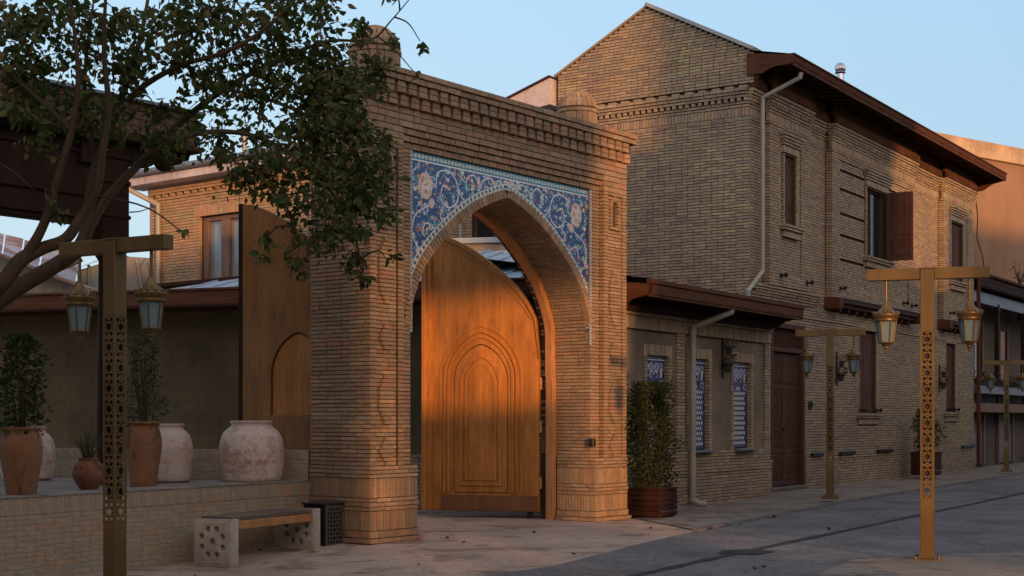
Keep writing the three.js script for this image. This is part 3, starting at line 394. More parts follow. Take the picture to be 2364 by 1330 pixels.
  for (const [tx, r] of [[0.62, 0.325], [5.06, 0.305]]) {
    const t = grp('turret', gate, tx, 5.8, -0.52), nb = 22;
    const tb = new Bricks(t, PAL.gate, M.mortarG, 40 + tx), rr = 0.985;
    for (let k = 0; k < nb; k++) {
      const a = k / nb * 2 * PI, nn = new V3(Math.sin(a), 0, Math.cos(a)), u = new V3(Math.cos(a), 0, -Math.sin(a)), o = nn.clone().multiplyScalar(r), w = 2 * PI * r / nb;
      tb.one(frame(o, u, nn), 0, 0.16, 0, w - 0.008, 0.31, 0.06); tb.one(frame(o, u, nn), 0, 0.345, 0.014, w * 1.04, 0.05, 0.06);
      for (let e = 0; e < 3; e++) { const e0 = rad(5 + e * 27), em = e0 + rad(13), n2 = nn.clone().multiplyScalar(Math.cos(em)).add(new V3(0, Math.sin(em), 0)), v = nn.clone().multiplyScalar(-Math.sin(em)).add(new V3(0, Math.cos(em), 0)), c2 = new V3(0, 0.37, 0).addScaledVector(n2, r); tb.one(frame(c2, u, n2, v), 0, 0, 0, Math.max(0.012, w * Math.cos(em) - 0.006), r * rad(26.5), 0.05); }
    }
    tb.finish(0, 'turret_brickwork');
    const tm = new MB(); tm.add(cyl(r * rr - 0.01, r * rr - 0.01, 0.36, 28), place(0, 0.18, 0)); tm.add(new THREE.SphereGeometry(r - 0.008, 28, 10, 0, 2 * PI, 0, PI / 2), place(0, 0.37, 0)); tm.build('turret_core', M.mortarG, t);
  }
  // timber lining frame in the arch
  const fr = [[], []];
  for (const s of [-1, 1]) {
    for (const [d0, d1, z] of [[0.0, 2.15, -0.735], [2.15, 3.6, -0.745], [3.6, PLEN, -0.738]]) {
      const n = Math.ceil((d1 - d0) / 0.12), oA = [], oB = []; for (let i = 0; i <= n; i++) { const d = lerp(d0, d1, i / n), p = profAt(d), t = profTan(d); oA.push([HALF + s * (p.x + t.y * 0.01), p.y - t.x * 0.01]); oB.push([HALF + s * (p.x - t.y * 0.085), p.y + t.x * 0.085]); }
      mesh('frame_timber', triUV(flat(ext(poly2([...oA, ...oB.reverse()]), 0.12, 0.006))), M.doorFrame, gate).position.z = z - 0.12;
    }
  }
  // small black speaker on the right jamb
  const sp2 = grp('wall_speaker', gate, GWID - 0.84, 1.17, -0.03), sb = new MB(); sb.box(-0.075, 0.0, -0.06, 0.06, -0.045, 0.045, 0.012); sb.build('housing', M.black, sp2); const sg = new MB(); sg.box(-0.079, -0.074, -0.04, 0.04, -0.03, 0.03); sg.build('grille', M.iron, sp2);
  // gate leaves
  function leafDoor(hx, hz, turn, back) {
    const L = grp('gate_leaf', gate, hx, 0.05, hz, turn), Wd = 1.87, top = (x) => { const k = clamp((Wd - x) / Wd * 1.94, 0, 1.94); let lo = 2.3, hi = 4.5; for (let i = 0; i < 30; i++) { const m = (lo + hi) / 2; if (halfAt(m) > k) lo = m; else hi = m; } return (k >= 1.93 ? 2.5 : lo) - 0.13; };
    const outline = (ins, y0) => { const P = [[-ins, y0]]; for (let i = 0; i <= 40; i++) { const x = lerp(ins, Wd - ins, i / 40); P.push([-x, top(x) - ins * (1 + 0.5 * (1 - i / 40))]); } P.push([-(Wd - ins), y0]); return P; };
    const pointed = (x0, x1, y0, ys, ya) => { const P = [[x0, y0], [x0, ys]], m = (x0 + x1) / 2, w = (x1 - x0) / 2; for (let i = 1; i < 24; i++) { const t = i / 24, a = t * PI; const x = m - w * Math.cos(a), k = 1 - Math.abs((x - m) / w) ** 2.1; P.push([x, ys + (ya - ys) * (0.82 * Math.sqrt(Math.max(0, k)) + 0.18 * (1 - Math.abs(x - m) / w))]); } P.push([x1, ys], [x1, y0]); return P; };
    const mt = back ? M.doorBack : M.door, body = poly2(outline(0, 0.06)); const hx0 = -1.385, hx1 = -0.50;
    body.holes.push(new THREE.Path(pointed(hx0, hx1, 0.33, 2.05, 2.62).map(([x, y]) => new THREE.Vector2(x, y))));
    mesh('leaf_board', triUV(flat(ext(body, 0.07, 0.004))), mt, L).position.z = -0.035;
    const wk = grp('wicket_door', L, 0, 0, 0); mesh('panel', triUV(flat(ext(poly2(pointed(hx0 + 0.012, hx1 - 0.012, 0.342, 2.045, 2.605)), 0.06, 0.004))), back ? M.door : mt, wk).position.z = back ? -0.05 : -0.022;
    mesh('shadow_gap', triUV(flat(ext(poly2(pointed(hx0 - 0.03, hx1 + 0.03, 0.30, 2.05, 2.65)), 0.01))), M.seam, L).position.z = -0.034;
    const ringG = (a, b, d) => { const s = poly2(a); s.holes.push(new THREE.Path(b.map(([x, y]) => new THREE.Vector2(x, y)))); return triUV(flat(ext(s, d, 0.006))); };
    if (!back) {
      for (const [i, d, z] of [[0.10, 0.022, 0.036], [0.18, 0.014, 0.036]]) mesh('moulding', ringG(pointed(hx0 + i, hx1 - i, 0.342 + i, 2.02 - i * 0.2, 2.61 - i * 1.3), pointed(hx0 + i + 0.045, hx1 - i - 0.045, 0.342 + i + 0.045, 2.0 - i * 0.2, 2.61 - (i + 0.045) * 1.3), d), M.door, wk).position.z = z;
      for (const [i, w, d] of [[0.055, 0.05, 0.022], [0.125, 0.035, 0.03], [0.2, 0.04, 0.016]]) { const o = pointed(hx0 - i - w, hx1 + i + w, 0.33, 2.07 + i * 0.2, 2.65 + (i + w) * 1.15), n2 = pointed(hx0 - i, hx1 + i, 0.33, 2.07 + i * 0.2, 2.65 + i * 1.15); mesh('moulding', triUV(flat(ext(poly2([...o.slice(0, -1), o[o.length - 1], n2[n2.length - 1], ...n2.slice(0, -1).reverse()]), d, 0.006))), M.door, L).position.z = 0.034; }
      const rim = (i, w, d) => { const a = outline(i, 2.0).slice(1, -1), b = outline(i + w, 2.0).slice(1, -1); mesh('moulding', triUV(flat(ext(poly2([...a, ...b.reverse()]), d, 0.006))), M.door, L).position.z = 0.034; };
      rim(0.0, 0.07, 0.03); rim(0.12, 0.03, 0.014);
      const stile = new MB(); stile.box(-Wd - 0.015, -Wd + 0.13, 0.06, top(Wd) - 0.02, 0.035, 0.075, 0.008); stile.build('stile', M.door, L); const s2 = new MB(); s2.box(-Wd - 0.03, -Wd + 0.05, 0.06, top(Wd) - 0.06, 0.075, 0.10, 0.01); s2.build('stile', M.door, L);
      const kk = new MB(); kk.box(-Wd + 0.27, -0.02, 0.065, 0.30, 0.034, 0.046, 0.003); kk.build('kick_plate', M.kick, L); const bt = new MB(); for (let x = -1.55; x < 0; x += 0.16) for (const y of [0.1, 0.265]) bt.add(new THREE.SphereGeometry(0.009, 8, 5), place(x, y, 0.046)); bt.build('rivet', M.iron, L, 'stuff');
      for (const y of [0.5, 1.35, 2.0]) { const hg = new MB(); hg.add(cyl(0.022, 0.022, 0.18, 10), place(0.02, y, 0.03)); hg.build('hinge', M.doorFrame, L); }
      const wh = new MB(); wh.add(cyl(0.04, 0.04, 0.04, 12), place(-0.16, 0.0, 0.0, PI / 2, 0, 0)); wh.box(-0.2, -0.12, 0.02, 0.07, -0.025, 0.025, 0.004); wh.build('caster', M.black, L);
    } else {
      const lb = new MB(); lb.box(-1.46, -0.42, 0.3, 1.52, 0.036, 0.062, 0.006); lb.build('ledge_board', M.doorBack, L);
      const ed = new MB(); ed.box(-Wd - 0.05, -Wd + 0.015, 0.06, top(Wd) + 0.02, -0.05, 0.05, 0.006); ed.build('stile', M.darkWood, L);
      for (const x of [-Wd + 0.03, -Wd + 0.62]) { const b = new MB(); b.box(x - 0.045, x + 0.045, 0.72, 1.02, 0.034, 0.075, 0.008); b.add(cyl(0.02, 0.02, 0.4, 10), place(x, 0.85, 0.09)); b.build('bolt', M.iron, L); }
    }
    return L;
  }
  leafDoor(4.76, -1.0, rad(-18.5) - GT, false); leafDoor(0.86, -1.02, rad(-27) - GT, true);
}

// ---------------------------------------------------------------- the two-storey brick house and the low annex
const HO = new V3(4.7485, 0, -28.7), HT = rad(56.94);
const hW = (x, y, z) => new V3(HO.x + Math.cos(HT) * x + Math.sin(HT) * z, y, HO.z - Math.sin(HT) * x + Math.cos(HT) * z);
const uX = new V3(1, 0, 0), uZ = new V3(0, 0, 1), uNX = new V3(-1, 0, 0), uNZ = new V3(0, 0, -1);
function shutterPanel(name, parent, w, h, d, mat, rows, turn, x, y, z) {       // framed panel leaf, hinged at its left edge
  const g = grp(name, parent, x, y, z, turn), b = new MB(), st = Math.min(0.09, w * 0.2);
  b.box(0, st, 0, h, -d / 2, d / 2, 0.004); b.box(w - st, w, 0, h, -d / 2, d / 2, 0.004); let ys = [0, ...rows, 1]; for (let i = 0; i < ys.length; i++) { const yc = clamp(ys[i] * h, st / 2, h - st / 2); b.box(st, w - st, yc - st / 2, yc + st / 2, -d / 2 + 0.002, d / 2 - 0.002, 0.003); } b.build('rail_frame', mat, g);
  for (let i = 0; i < ys.length - 1; i++) { const y0 = ys[i] * h + (i ? st / 2 : st), y1 = ys[i + 1] * h - (i < ys.length - 2 ? st / 2 : st); const p = new MB(); p.box(st - 0.005, w - st + 0.005, y0 - 0.005, y1 + 0.005, -d / 5, d / 5); p.box(st + 0.03, w - st - 0.03, y0 + 0.03, y1 - 0.03, -d / 2.6, d / 2.6, 0.012); p.build('panel', mat, g); }
  return g;
}
function wallLight(parent, x, y, z) { const g = new MB(); g.add(cyl(0.038, 0.038, 0.08, 12), place(x, y, z + 0.12, 0.5, 0, 0)); g.box(x - 0.02, x + 0.02, y - 0.02, y + 0.02, z - 0.02, z + 0.1); g.box(x - 0.05, x + 0.05, y - 0.05, y + 0.05, z, z + 0.02); g.build('wall_light', M.black, parent); }
const house = thing('brick_house', HO, HT, 'two-storey brick house with gable wall and deep red-brown eaves along the street', 'house');
{
  const B = new Bricks(house, PAL.house, M.mortarH, 21, 0.0125), c = 0.062, fr = frame(new V3(), uX, uZ), gb = frame(new V3(), uNZ, uNX), o = (i) => ({ L: 0.27, off: i % 2 ? 1 : 0.5 });
  const bays = [[0.70, 2.9], [4.26, 10.25], [12.87, 15.69]], BZ = 0.17, END = 16.5;
  const holes = [[1.149, 3.02, -1, 3.55], [6.5, 7.74, 1.66, 3.66], [13.63, 14.56, 1.72, 3.66], [1.48, 2.1, 5.58, 7.09], [6.57, 8.02, 5.41, 7.09], [13.54, 14.72, 5.41, 7.09]];
  const cut = (a, b, y) => { let s = [[a, b]]; for (const [p, q, y0, y1] of holes) if (y > y0 && y < y1) s = s.flatMap(([e, f]) => q <= e || p >= f ? [[e, f]] : [[e, p], [q, f]].filter(([m, n]) => n - m > 0.02)); return s; };
  const inBay = (u) => bays.find(([a, b]) => u >= a && u < b);
  // storeys in plain courses, with sunk panels and grooves in the wide bay
  const N = Math.round(7.56 / c);
  for (let i = 0; i < N; i++) {
    const y0 = i * 7.56 / N, y1 = (i + 1) * 7.56 / N, y = (y0 + y1) / 2;
    if (y < 4.25) { const z = y < 0.62 ? 0.03 : y < 0.69 ? 0.05 : y > 3.7 && y < 3.95 ? 0.03 : 0; for (const [a, b] of cut(0, END, y)) B.row(fr, y0, y1, a, b, z, o(i)); continue; }
    for (const [a, b] of [[0, 0.70], [2.9, 4.26], [10.25, 12.87], [15.69, END]]) B.row(fr, y0, y1, a, b, 0, o(i));
    for (const [p, q] of bays) {
      const inset = y > 4.5 && y < 7.45 ? 0.5 : 0; const wide = q - p > 4;
      for (const [a, b] of cut(p, q, y)) {
        if (!inset) { B.row(fr, y0, y1, a, b, BZ, o(i)); continue; }
        const parts = []; let s = a; const e = [p + inset, q - inset].filter((t) => t > a + 0.05 && t < b - 0.05); for (const t of [...e, b]) { parts.push([s, t]); s = t; }
        for (const [m, n] of parts) { const mid = (m + n) / 2, edge = mid < p + inset || mid > q - inset; const groove = wide && !edge && [7.25, 6.78, 6.2, 5.72, 5.2].some((t) => Math.abs(t - y) < c / 2); if (groove) B.back(fr, m, n, y0, y1, BZ - 0.07); else B.row(fr, y0, y1, m, n, edge ? BZ : BZ - 0.03, { L: edge ? 0.26 : 0.15, off: i % 2 ? 1 : 0.5 }); }
      }
      B.row(frame(new V3(p, 0, 0), uNZ, uNX), y0, y1, -BZ, 0, 0, { L: 0.17, off: 1 });
    }
  }
  // frieze: soldier course, tooth course, stepped top - on the facade, its bays and the gable
  const bands = [[7.56, 7.62, 0.01, 0], [7.62, 7.80, 0.004, 1], [7.80, 7.86, 0.012, 0], [7.86, 7.915, 0.03, 0], [7.915, 7.99, 0.02, 2], [7.99, 8.05, 0.06, 0], [8.05, 8.11, 0.085, 0], [8.11, 8.18, 0.11, 0]];
  const band = (f, a, b, z) => bands.forEach(([y0, y1, dz, k], i) => { if (k === 2) { B.back(f, a, b, y0, y1, z - 0.02); for (let u = a; u < b - 0.07; u += 0.145) B.one(f, u + 0.04, (y0 + y1) / 2, z + 0.06, 0.075, y1 - y0 - 0.008, 0.09); } else B.row(f, y0, y1, a, b, z + dz, k ? { soldier: 0.075 } : { L: 0.27, off: i % 2 ? 1 : 0.5, D: 0.11 }); });
  for (const [a, b] of [[0.01, 0.70], [2.9, 4.26], [10.25, 12.87], [15.69, END]]) band(fr, a, b, 0);
  for (const [a, b] of bays) { band(fr, a - 0.05, b + 0.05, BZ); band(frame(new V3(a, 0, 0), uNZ, uNX), -BZ, 0, 0); }
  band(gb, 0.0, 4.5, 0);
  // gable wall with its corner pilaster and raking top
  const peak = (t) => t < 2.277 ? 8.92 + (t + 0.1) * 1.25 / 2.377 : 10.17 - (t - 2.277) * 1.17 / 2.25;
  for (let y = 3.0, i = 0; y < 10.15; y += c, i++) {
    const y1 = y + c, ym = y + c / 2; if (ym > 7.56 && ym < 8.24) continue;
    if (ym < 7.6) { B.row(gb, y, y1, -0.03, 0.27, 0.035, o(i)); B.row(gb, y, y1, 0.27, 4.5, 0, o(i)); B.row(gb, y, y1, 4.5, 4.7, 0, o(i)); } else { const a = ym < 8.92 ? -0.1 : -0.1 + (ym - 8.92) * 2.377 / 1.25, b = ym < 9.0 ? 4.527 : 2.277 + (10.17 - ym) * 2.25 / 1.17; B.row(gb, y, y1, a + 0.06, b - 0.05, 0.0, o(i)); }
    B.row(frame(new V3(0, 0, 0.0), uX, uZ), y, y1, 0, ym > 8.2 && ym < 8.9 ? 0.28 : 0, 0.1, o(i));
  }
  B.back(gb, -0.05, 4.5, 8.18, 8.24, -0.03); for (let t = 0.02; t < 4.5; t += 0.3) B.one(gb, t + 0.08, 8.21, 0.06, 0.17, 0.045, 0.12);
  // window heads and sills of corbelled brick
  for (const [a, b, z, hy, sy] of [[1.48, 2.1, BZ, 7.09, 5.58], [6.57, 8.02, BZ, 7.09, 5.41], [13.54, 14.72, BZ, 7.09, 5.41], [6.5, 7.74, 0, 3.66, 1.66], [13.63, 14.56, 0, 3.66, 1.72]]) {
    const up = hy > 5; B.row(fr, hy, hy + 0.15, a - 0.1, b + 0.1, z + 0.02, { soldier: 0.075, D: 0.1 });
    if (up) [[0.15, 0.05], [0.21, 0.075], [0.27, 0.10], [0.33, 0.125]].forEach(([dy, dz], k) => B.row(fr, hy + dy, hy + dy + 0.06, a - 0.14 - k * 0.025, b + 0.14 + k * 0.025, z + dz, { L: 0.26, D: 0.15 }));
    [[0.0, 0.13], [0.06, 0.10]].forEach(([dy, dz]) => B.row(fr, sy - dy - 0.06, sy - dy, a - 0.22, b + 0.22, z + dz, { L: 0.26, D: 0.15 })); B.row(fr, sy - 0.26, sy - 0.12, a - 0.14, b + 0.14, z + 0.05, { soldier: 0.075, D: 0.1 });
    for (const s of [a - 0.1, b]) for (let y = sy, i = 0; y < hy - 0.03; y += c, i++) B.row(fr, y, Math.min(hy, y + c), s, s + 0.1, z + 0.012, { L: 0.12, off: 1, D: 0.05 });
  }
  // corbelled shelf under the first bay
  for (let k = 0; k < 6; k++) { const y = 3.93 + k * 0.055; if (k === 3) { B.back(fr, 0.1, 3.6, y, y + 0.055, 0.05); for (let u = 0.1; u < 3.55; u += 0.15) B.one(fr, u + 0.04, y + 0.028, 0.13, 0.08, 0.05, 0.14); } else B.row(fr, y, y + 0.055, 0.02, 3.62, 0.035 + k * 0.028, { L: 0.27, D: 0.2 }); }
  B.finish(300);
  const cm = new MB(), wallShape = (z0, z1) => { for (const [x0, x1, y0, y1] of [[0.08, END - 0.05, 3.7, 5.36], [0.08, 1.44, 0, 8.2], [2.14, 6.5, 5.3, 8.2], [8.06, 13.5, 5.3, 8.2], [14.76, END - 0.05, 5.3, 8.2], [1.4, 2.2, 7.12, 8.2], [6.4, 8.1, 7.12, 8.2], [13.4, 14.8, 7.12, 8.2], [3.06, 6.46, 0, 3.7], [7.78, 13.6, 0, 3.7], [14.6, END - 0.05, 0, 3.7], [6.4, 7.8, 0, 1.62], [13.5, 14.6, 0, 1.68]]) cm.box(x0, x1, y0 + 0.01, y1, z0, z1); };
  wallShape(-0.32, -0.085); cm.box(0.09, END - 0.06, 0.02, 8.19, -4.5, -0.33); cm.box(0.3, END - 0.07, 8.2, 8.84, -4.2, -0.2);
  for (const [a, b] of bays) { cm.box(a + 0.06, b - 0.06, 4.27, 5.4, -0.08, BZ - 0.11); cm.box(a + 0.06, b - 0.06, 7.12, 8.17, -0.08, BZ - 0.11); } cm.box(0.07, 0.28, 8.2, 8.88, -4.5, 0.0);
  cm.add(ext(poly2([[-4.5, 8.2], [-4.53, 9.02], [-2.277, 10.185], [0.07, 8.955], [0.06, 8.2]]), 0.2).rotateY(-PI / 2), place(0.28, 0, 0)); cm.build('masonry_core', M.mortarH, house);
  // roof, flashing, eave
  const rf = grp('roof', house); const E0 = -0.02, E1 = 16.36, EZ = 0.97;
  const rp = [[EZ, 8.72], [0.0, 8.93], [-2.277, 10.0], [-5.4, 8.45]]; const rm = new MB();
  for (let i = 0; i < 3; i++) { const [a, b] = [rp[i], rp[i + 1]]; const x0 = i ? 0.3 : E0, n = Math.round((E1 - x0) / 0.55); for (let k = 0; k < n; k++) { const xa = lerp(x0, E1, k / n), xb = lerp(x0, E1, (k + 1) / n); rm.add(quad(new V3(xa, a[1], a[0]), new V3(xb, a[1], a[0]), new V3(xb, b[1], b[0]), new V3(xa, b[1], b[0]))); rm.add(quad(new V3(xb - 0.012, a[1] + 0.028, a[0]), new V3(xb, a[1] + 0.028, a[0]), new V3(xb, b[1] + 0.028, b[0]), new V3(xb - 0.012, b[1] + 0.028, b[0]))); } }
  rm.build('roof_sheet', M.roofBrown, rf);
  const fl = new MB(), fl2 = new MB(); for (const [[t0, y0], [t1, y1]] of [[[-0.14, 8.91], [2.3, 10.19]], [[2.27, 10.17], [4.56, 8.975]]]) { const L = Math.hypot(t1 - t0, y1 - y0); (t0 < 1 ? fl : fl2).add(cbox(t0 < 1 ? 0.40 : 0.33, t0 < 1 ? 0.075 : 0.05, L, 0.006), place(t0 < 1 ? 0.12 : 0.14, (y0 + y1) / 2 + 0.022, -(t0 + t1) / 2, Math.atan2(y1 - y0, t1 - t0), 0, 0)); } fl2.build('brick_coping', std([0.36, 0.26, 0.17], 0.95, grainS, grainBS, 0.006), rf); fl.build('flashing', std([0.5, 0.5, 0.48], 0.5, metS), rf);
  const ev = grp('eave', house), fm = new MB();
  fm.box(E0, E1, 8.56, 8.70, EZ - 0.05, EZ, 0.006); fm.box(E0 - 0.02, E1 + 0.03, 8.70, 8.735, EZ - 0.09, EZ + 0.03, 0.006); fm.box(E0 + 0.02, E1, 8.50, 8.56, EZ - 0.06, EZ - 0.012, 0.006); fm.build('fascia', M.eave, ev);
  const tr = new MB(); for (let x = E0 + 0.03; x < E1 - 0.05; x += 0.085) tr.box(x, x + 0.045, 8.585, 8.665, EZ, EZ + 0.012); tr.build('fascia_carving', M.eave, ev, 'stuff');
  const bg = new MB(); bg.add(ext(poly2([[-0.02, 8.42], [-0.02, 8.86], [EZ, 8.70], [EZ, 8.53], [0.55, 8.52], [0.3, 8.42]]), 0.06).rotateY(-PI / 2), place(E0 + 0.03, 0, 0)); bg.build('barge_board', M.eave, ev);
  const b2 = new MB(); b2.add(ext(poly2([[-0.02, 8.25], [-0.02, 8.86], [EZ, 8.70], [EZ, 8.53], [0.6, 8.45], [0.3, 8.28]]), 0.06).rotateY(-PI / 2), place(E1, 0, 0)); b2.build('barge_board', M.eave, ev);
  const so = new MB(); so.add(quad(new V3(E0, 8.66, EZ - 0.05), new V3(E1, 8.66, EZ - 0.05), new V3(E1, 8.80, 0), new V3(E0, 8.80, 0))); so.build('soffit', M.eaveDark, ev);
  for (const [x0, x1, z] of [[0.02, 0.7, 0.13], [0.66, 2.96, BZ + 0.13], [2.9, 4.26, 0.13], [4.2, 10.3, BZ + 0.13], [10.25, 12.87, 0.13], [12.83, 15.75, BZ + 0.13], [15.7, END - 0.1, 0.13]]) { const w = new MB(); w.box(x0, x1, 8.185, 8.36, z - 0.1, z, 0.006); w.box(x0, x1, 8.36, 8.60, z - 0.16, z - 0.06); w.build('wall_plate', M.eave, ev); }
  for (let x = 0.22; x < E1; x += 0.46) { const r = new MB(); r.add(ext(poly2([[0, 0], [EZ - 0.09, -0.13], [EZ - 0.09, -0.2], [EZ - 0.16, -0.25], [EZ - 0.4, -0.2], [0, -0.16]]), 0.075, 0.004).rotateY(-PI / 2), place(x, 8.79, 0)); r.build('rafter', M.eave, ev); }
  // timber shelves under the wider bays
  for (const [x0, x1] of [[4.2, 10.3], [12.8, 15.75]]) { const s = grp('bay_shelf', house), a = new MB(); a.box(x0, x1, 4.15, 4.26, -0.02, BZ + 0.16, 0.01); a.box(x0 + 0.02, x1 - 0.02, 4.06, 4.15, -0.02, BZ + 0.08, 0.01); a.build('beam', M.eaveDark, s); const m = new MB(); m.box(x0 + 0.4, x1 + 0.01, 4.262, 4.275, 0.1, BZ + 0.18); m.build('flashing', M.roofGrey, s); for (const x of [x0 + 0.12, x1 - 0.12]) { const k = new MB(); k.box(x - 0.13, x + 0.13, 4.0, 4.262, -0.02, BZ + 0.2, 0.02); k.build('bracket', M.eave, s); } for (let x = x0 + 0.5; x < x1 - 0.3; x += 0.55) { const k = new MB(); k.box(x - 0.05, x + 0.05, 3.96, 4.06, -0.02, BZ + 0.04, 0.01); k.build('joist', M.eaveDark, s); } }
  // windows: shutters, glass, frames
  function win(x0, x1, y0, y1, z, open) {
    const w = grp('window', house, 0, 0, 0), f = new MB(), d = z - 0.13; f.box(x0, x0 + 0.06, y0, y1, d - 0.06, d + 0.02, 0.004); f.box(x1 - 0.06, x1, y0, y1, d - 0.06, d + 0.02, 0.004); f.box(x0 + 0.06, x1 - 0.06, y1 - 0.06, y1, d - 0.06, d + 0.02, 0.004); f.box(x0 + 0.06, x1 - 0.06, y0, y0 + 0.06, d - 0.06, d + 0.03, 0.004); f.build('frame', M.shutter, w);
    const bk = new MB(); bk.box(x0, x1, y0, y1, d - 0.14, d - 0.12); bk.build('dark_room', M.dark, w); const gl = new MB(); gl.box(x0 + 0.06, x1 - 0.06, y0 + 0.06, y1 - 0.06, d - 0.05, d - 0.045); gl.build('pane', M.winDark, w);
    const rv = new MB(); rv.box(x0 - 0.1, x0, y0, y1, d - 0.06, z - 0.02); rv.box(x1, x1 + 0.1, y0, y1, d - 0.06, z - 0.02); rv.build('reveal', M.mortarH, w);
    const W = (x1 - x0) / 2 - 0.06;
    if (!open) { shutterPanel('shutter', w, W, y1 - y0 - 0.12, 0.045, M.shutter, [0.28], 0, x0 + 0.06, y0 + 0.06, d + 0.025); shutterPanel('shutter', w, W, y1 - y0 - 0.12, 0.045, M.shutter, [0.28], 0, x0 + 0.065 + W, y0 + 0.06, d + 0.025); } else {
      shutterPanel('shutter', w, W * 0.62, y1 - y0 - 0.12, 0.045, M.shutter, [0.28], rad(8), x0 + 0.06, y0 + 0.06, d + 0.02); shutterPanel('shutter', w, W * 0.98, y1 - y0 + 0.0, 0.05, M.shutter, [0.33], rad(-86), x1 - 0.12, y0 + 0.0, d + 0.16);
      const mu = new MB(); mu.box((x0 + x1) / 2 - 0.2, (x0 + x1) / 2 - 0.15, y0 + 0.06, y1 - 0.06, d - 0.06, d + 0.02, 0.004); mu.build('mullion', M.shutter, w);
    }
    return w;
  }
  win(1.48, 2.1, 5.58, 7.09, BZ, false); win(6.57, 8.02, 5.41, 7.09, BZ, true); win(13.54, 14.72, 5.41, 7.09, BZ, false); win(6.5, 7.74, 1.66, 3.66, 0, false); win(13.63, 14.56, 1.72, 3.66, 0, false);
  // carved double door with lattice transom
  const dr = grp('door', house), fm2 = new MB(); for (const [x0, x1] of [[1.15, 1.27], [2.9, 3.03]]) fm2.box(x0, x1, 0.08, 3.55, -0.2, 0.01, 0.008); fm2.box(1.27, 2.9, 3.44, 3.55, -0.2, 0.01, 0.008); fm2.box(1.27, 2.9, 2.94, 3.04, -0.19, 0.0, 0.008); fm2.build('door_frame', M.carved, dr);
  for (let k = 0; k < 2; k++) { const g = shutterPanel('door_leaf', dr, 0.81, 2.82, 0.06, M.carved, [0.26, 0.74], 0, 1.275 + k * 0.815, 0.11, -0.12); const cv = new MB(), q = mulberry(5 + k); for (const [a, b] of [[0.12, 0.66], [0.82, 2.0], [2.18, 2.7]]) for (let i = 0; i < 5; i++) for (let j = 0; j < Math.round((b - a) / 0.1); j++) cv.add(new THREE.TorusGeometry(0.03 + 0.02 * q(), 0.006, 4, 8), place(0.2 + i * 0.1 + (j % 2) * 0.04, a + 0.05 + j * 0.1 + (q() - 0.5) * 0.05, 0.024)); cv.build('carving', M.carved, g, 'stuff'); const bt = new MB(); bt.add(cyl(0.03, 0.03, 0.03, 12), place(k ? 0.06 : 0.75, 1.2, 0.04, PI / 2, 0, 0)); bt.build('door_knocker', M.iron, g); }
  const la = new MB(); for (let i = -8; i < 16; i++) for (const s of [-1, 1]) { const P = []; for (let k = 0; k <= 6; k++) P.push([1.28 + i * 0.14 + (s > 0 ? k : 6 - k) * 0.07, 3.05 + k * 0.065]); const Q = P.filter(([x]) => x > 1.27 && x < 2.9); if (Q.length > 1) la.add(cbox(Math.hypot(Q[Q.length - 1][0] - Q[0][0], Q[Q.length - 1][1] - Q[0][1]), 0.022, 0.025, 0.004), place((Q[0][0] + Q[Q.length - 1][0]) / 2, (Q[0][1] + Q[Q.length - 1][1]) / 2, -0.09 + s * 0.006, 0, 0, Math.atan2(Q[Q.length - 1][1] - Q[0][1], Q[Q.length - 1][0] - Q[0][0]))); } la.build('transom_lattice', M.carved, dr);
  const db = new MB(); db.box(1.2, 2.98, 0.08, 3.5, -0.25, -0.23); db.build('dark_room', M.dark, dr); const stp = new MB(); stp.box(1.1, 3.08, 0.02, 0.09, -0.2, 0.06, 0.01); stp.build('doorstep', M.kerb, dr);
  // lights, plaque, conduit, rain pipe, roof vent
  for (const [x, y, z] of [[1.25, 4.5, BZ], [2.7, 4.46, BZ], [4.75, 4.5, BZ], [9.3, 4.48, BZ], [10.0, 4.46, BZ], [13.4, 4.48, BZ], [6.5, 1.74, 0], [7.72, 1.74, 0], [13.65, 1.8, 0], [14.5, 1.8, 0]]) wallLight(house, x, y, z);
  const pq = new MB(); pq.add(new THREE.TorusGeometry(0.085, 0.02, 6, 20), place(3.3, 1.83, 0.03)); pq.add(cyl(0.07, 0.07, 0.015, 20), place(3.3, 1.83, 0.02, PI / 2, 0, 0)); pq.build('round_plaque', M.iron, house);
  for (const [a, b] of [[3.25, 3.9], [5.0, 6.0], [7.6, 8.7], [15.0, 16.3]]) { const lg = new MB(); lg.box(a, b, 0.70, 0.78, 0.05, 0.11, 0.01); lg.build('strip_light', M.black, house); }
  const P = [new V3(0.42, 8.44, 0.95), new V3(0.42, 8.34, 0.92), new V3(0.34, 8.02, 0.16), new V3(0.34, 4.52, 0.16), new V3(-0.38, 4.06, 0.16), new V3(-0.38, 3.6, 0.16)].map((p) => p); mesh('rain_pipe', triUV(flat(pipe(P, 0.045))), M.pipe, house);
  const vt = grp('roof_vent', house, 7.95, -0.22, -1.0), v1 = new MB(); v1.add(cyl(0.095, 0.095, 1.0, 18), place(0, 9.95, 0)); v1.add(cyl(0.075, 0.14, 0.05, 18), place(0, 10.42, 0)); v1.build('duct', M.steel, vt); const v2 = new MB(); for (let k = 0; k < 16; k++) v2.add(new THREE.TorusGeometry(0.115, 0.024, 5, 10, PI), M4().makeRotationY(k / 16 * 2 * PI).multiply(place(0, 10.56, 0, 0, 0, -PI / 2))); v2.build('turbine', M.steel, vt);
  // the end of the rear eave behind the gable
  const rr = grp('rear_eave', house), re = new MB(); re.add(ext(poly2([[-4.56, 8.93], [-5.85, 8.53], [-5.85, 8.40], [-5.45, 8.26], [-4.56, 8.36]]), 0.5).rotateY(-PI / 2), place(0.3, 0, 0)); re.build('soffit_box', M.whitePanel, rr); const rl = new MB(); rl.add(cbox(0.6, 0.045, 1.42, 0.01), place(0.05, 8.755, -5.22, -0.30, 0, 0)); rl.build('roof_edge', M.roofBrown, rr);
}
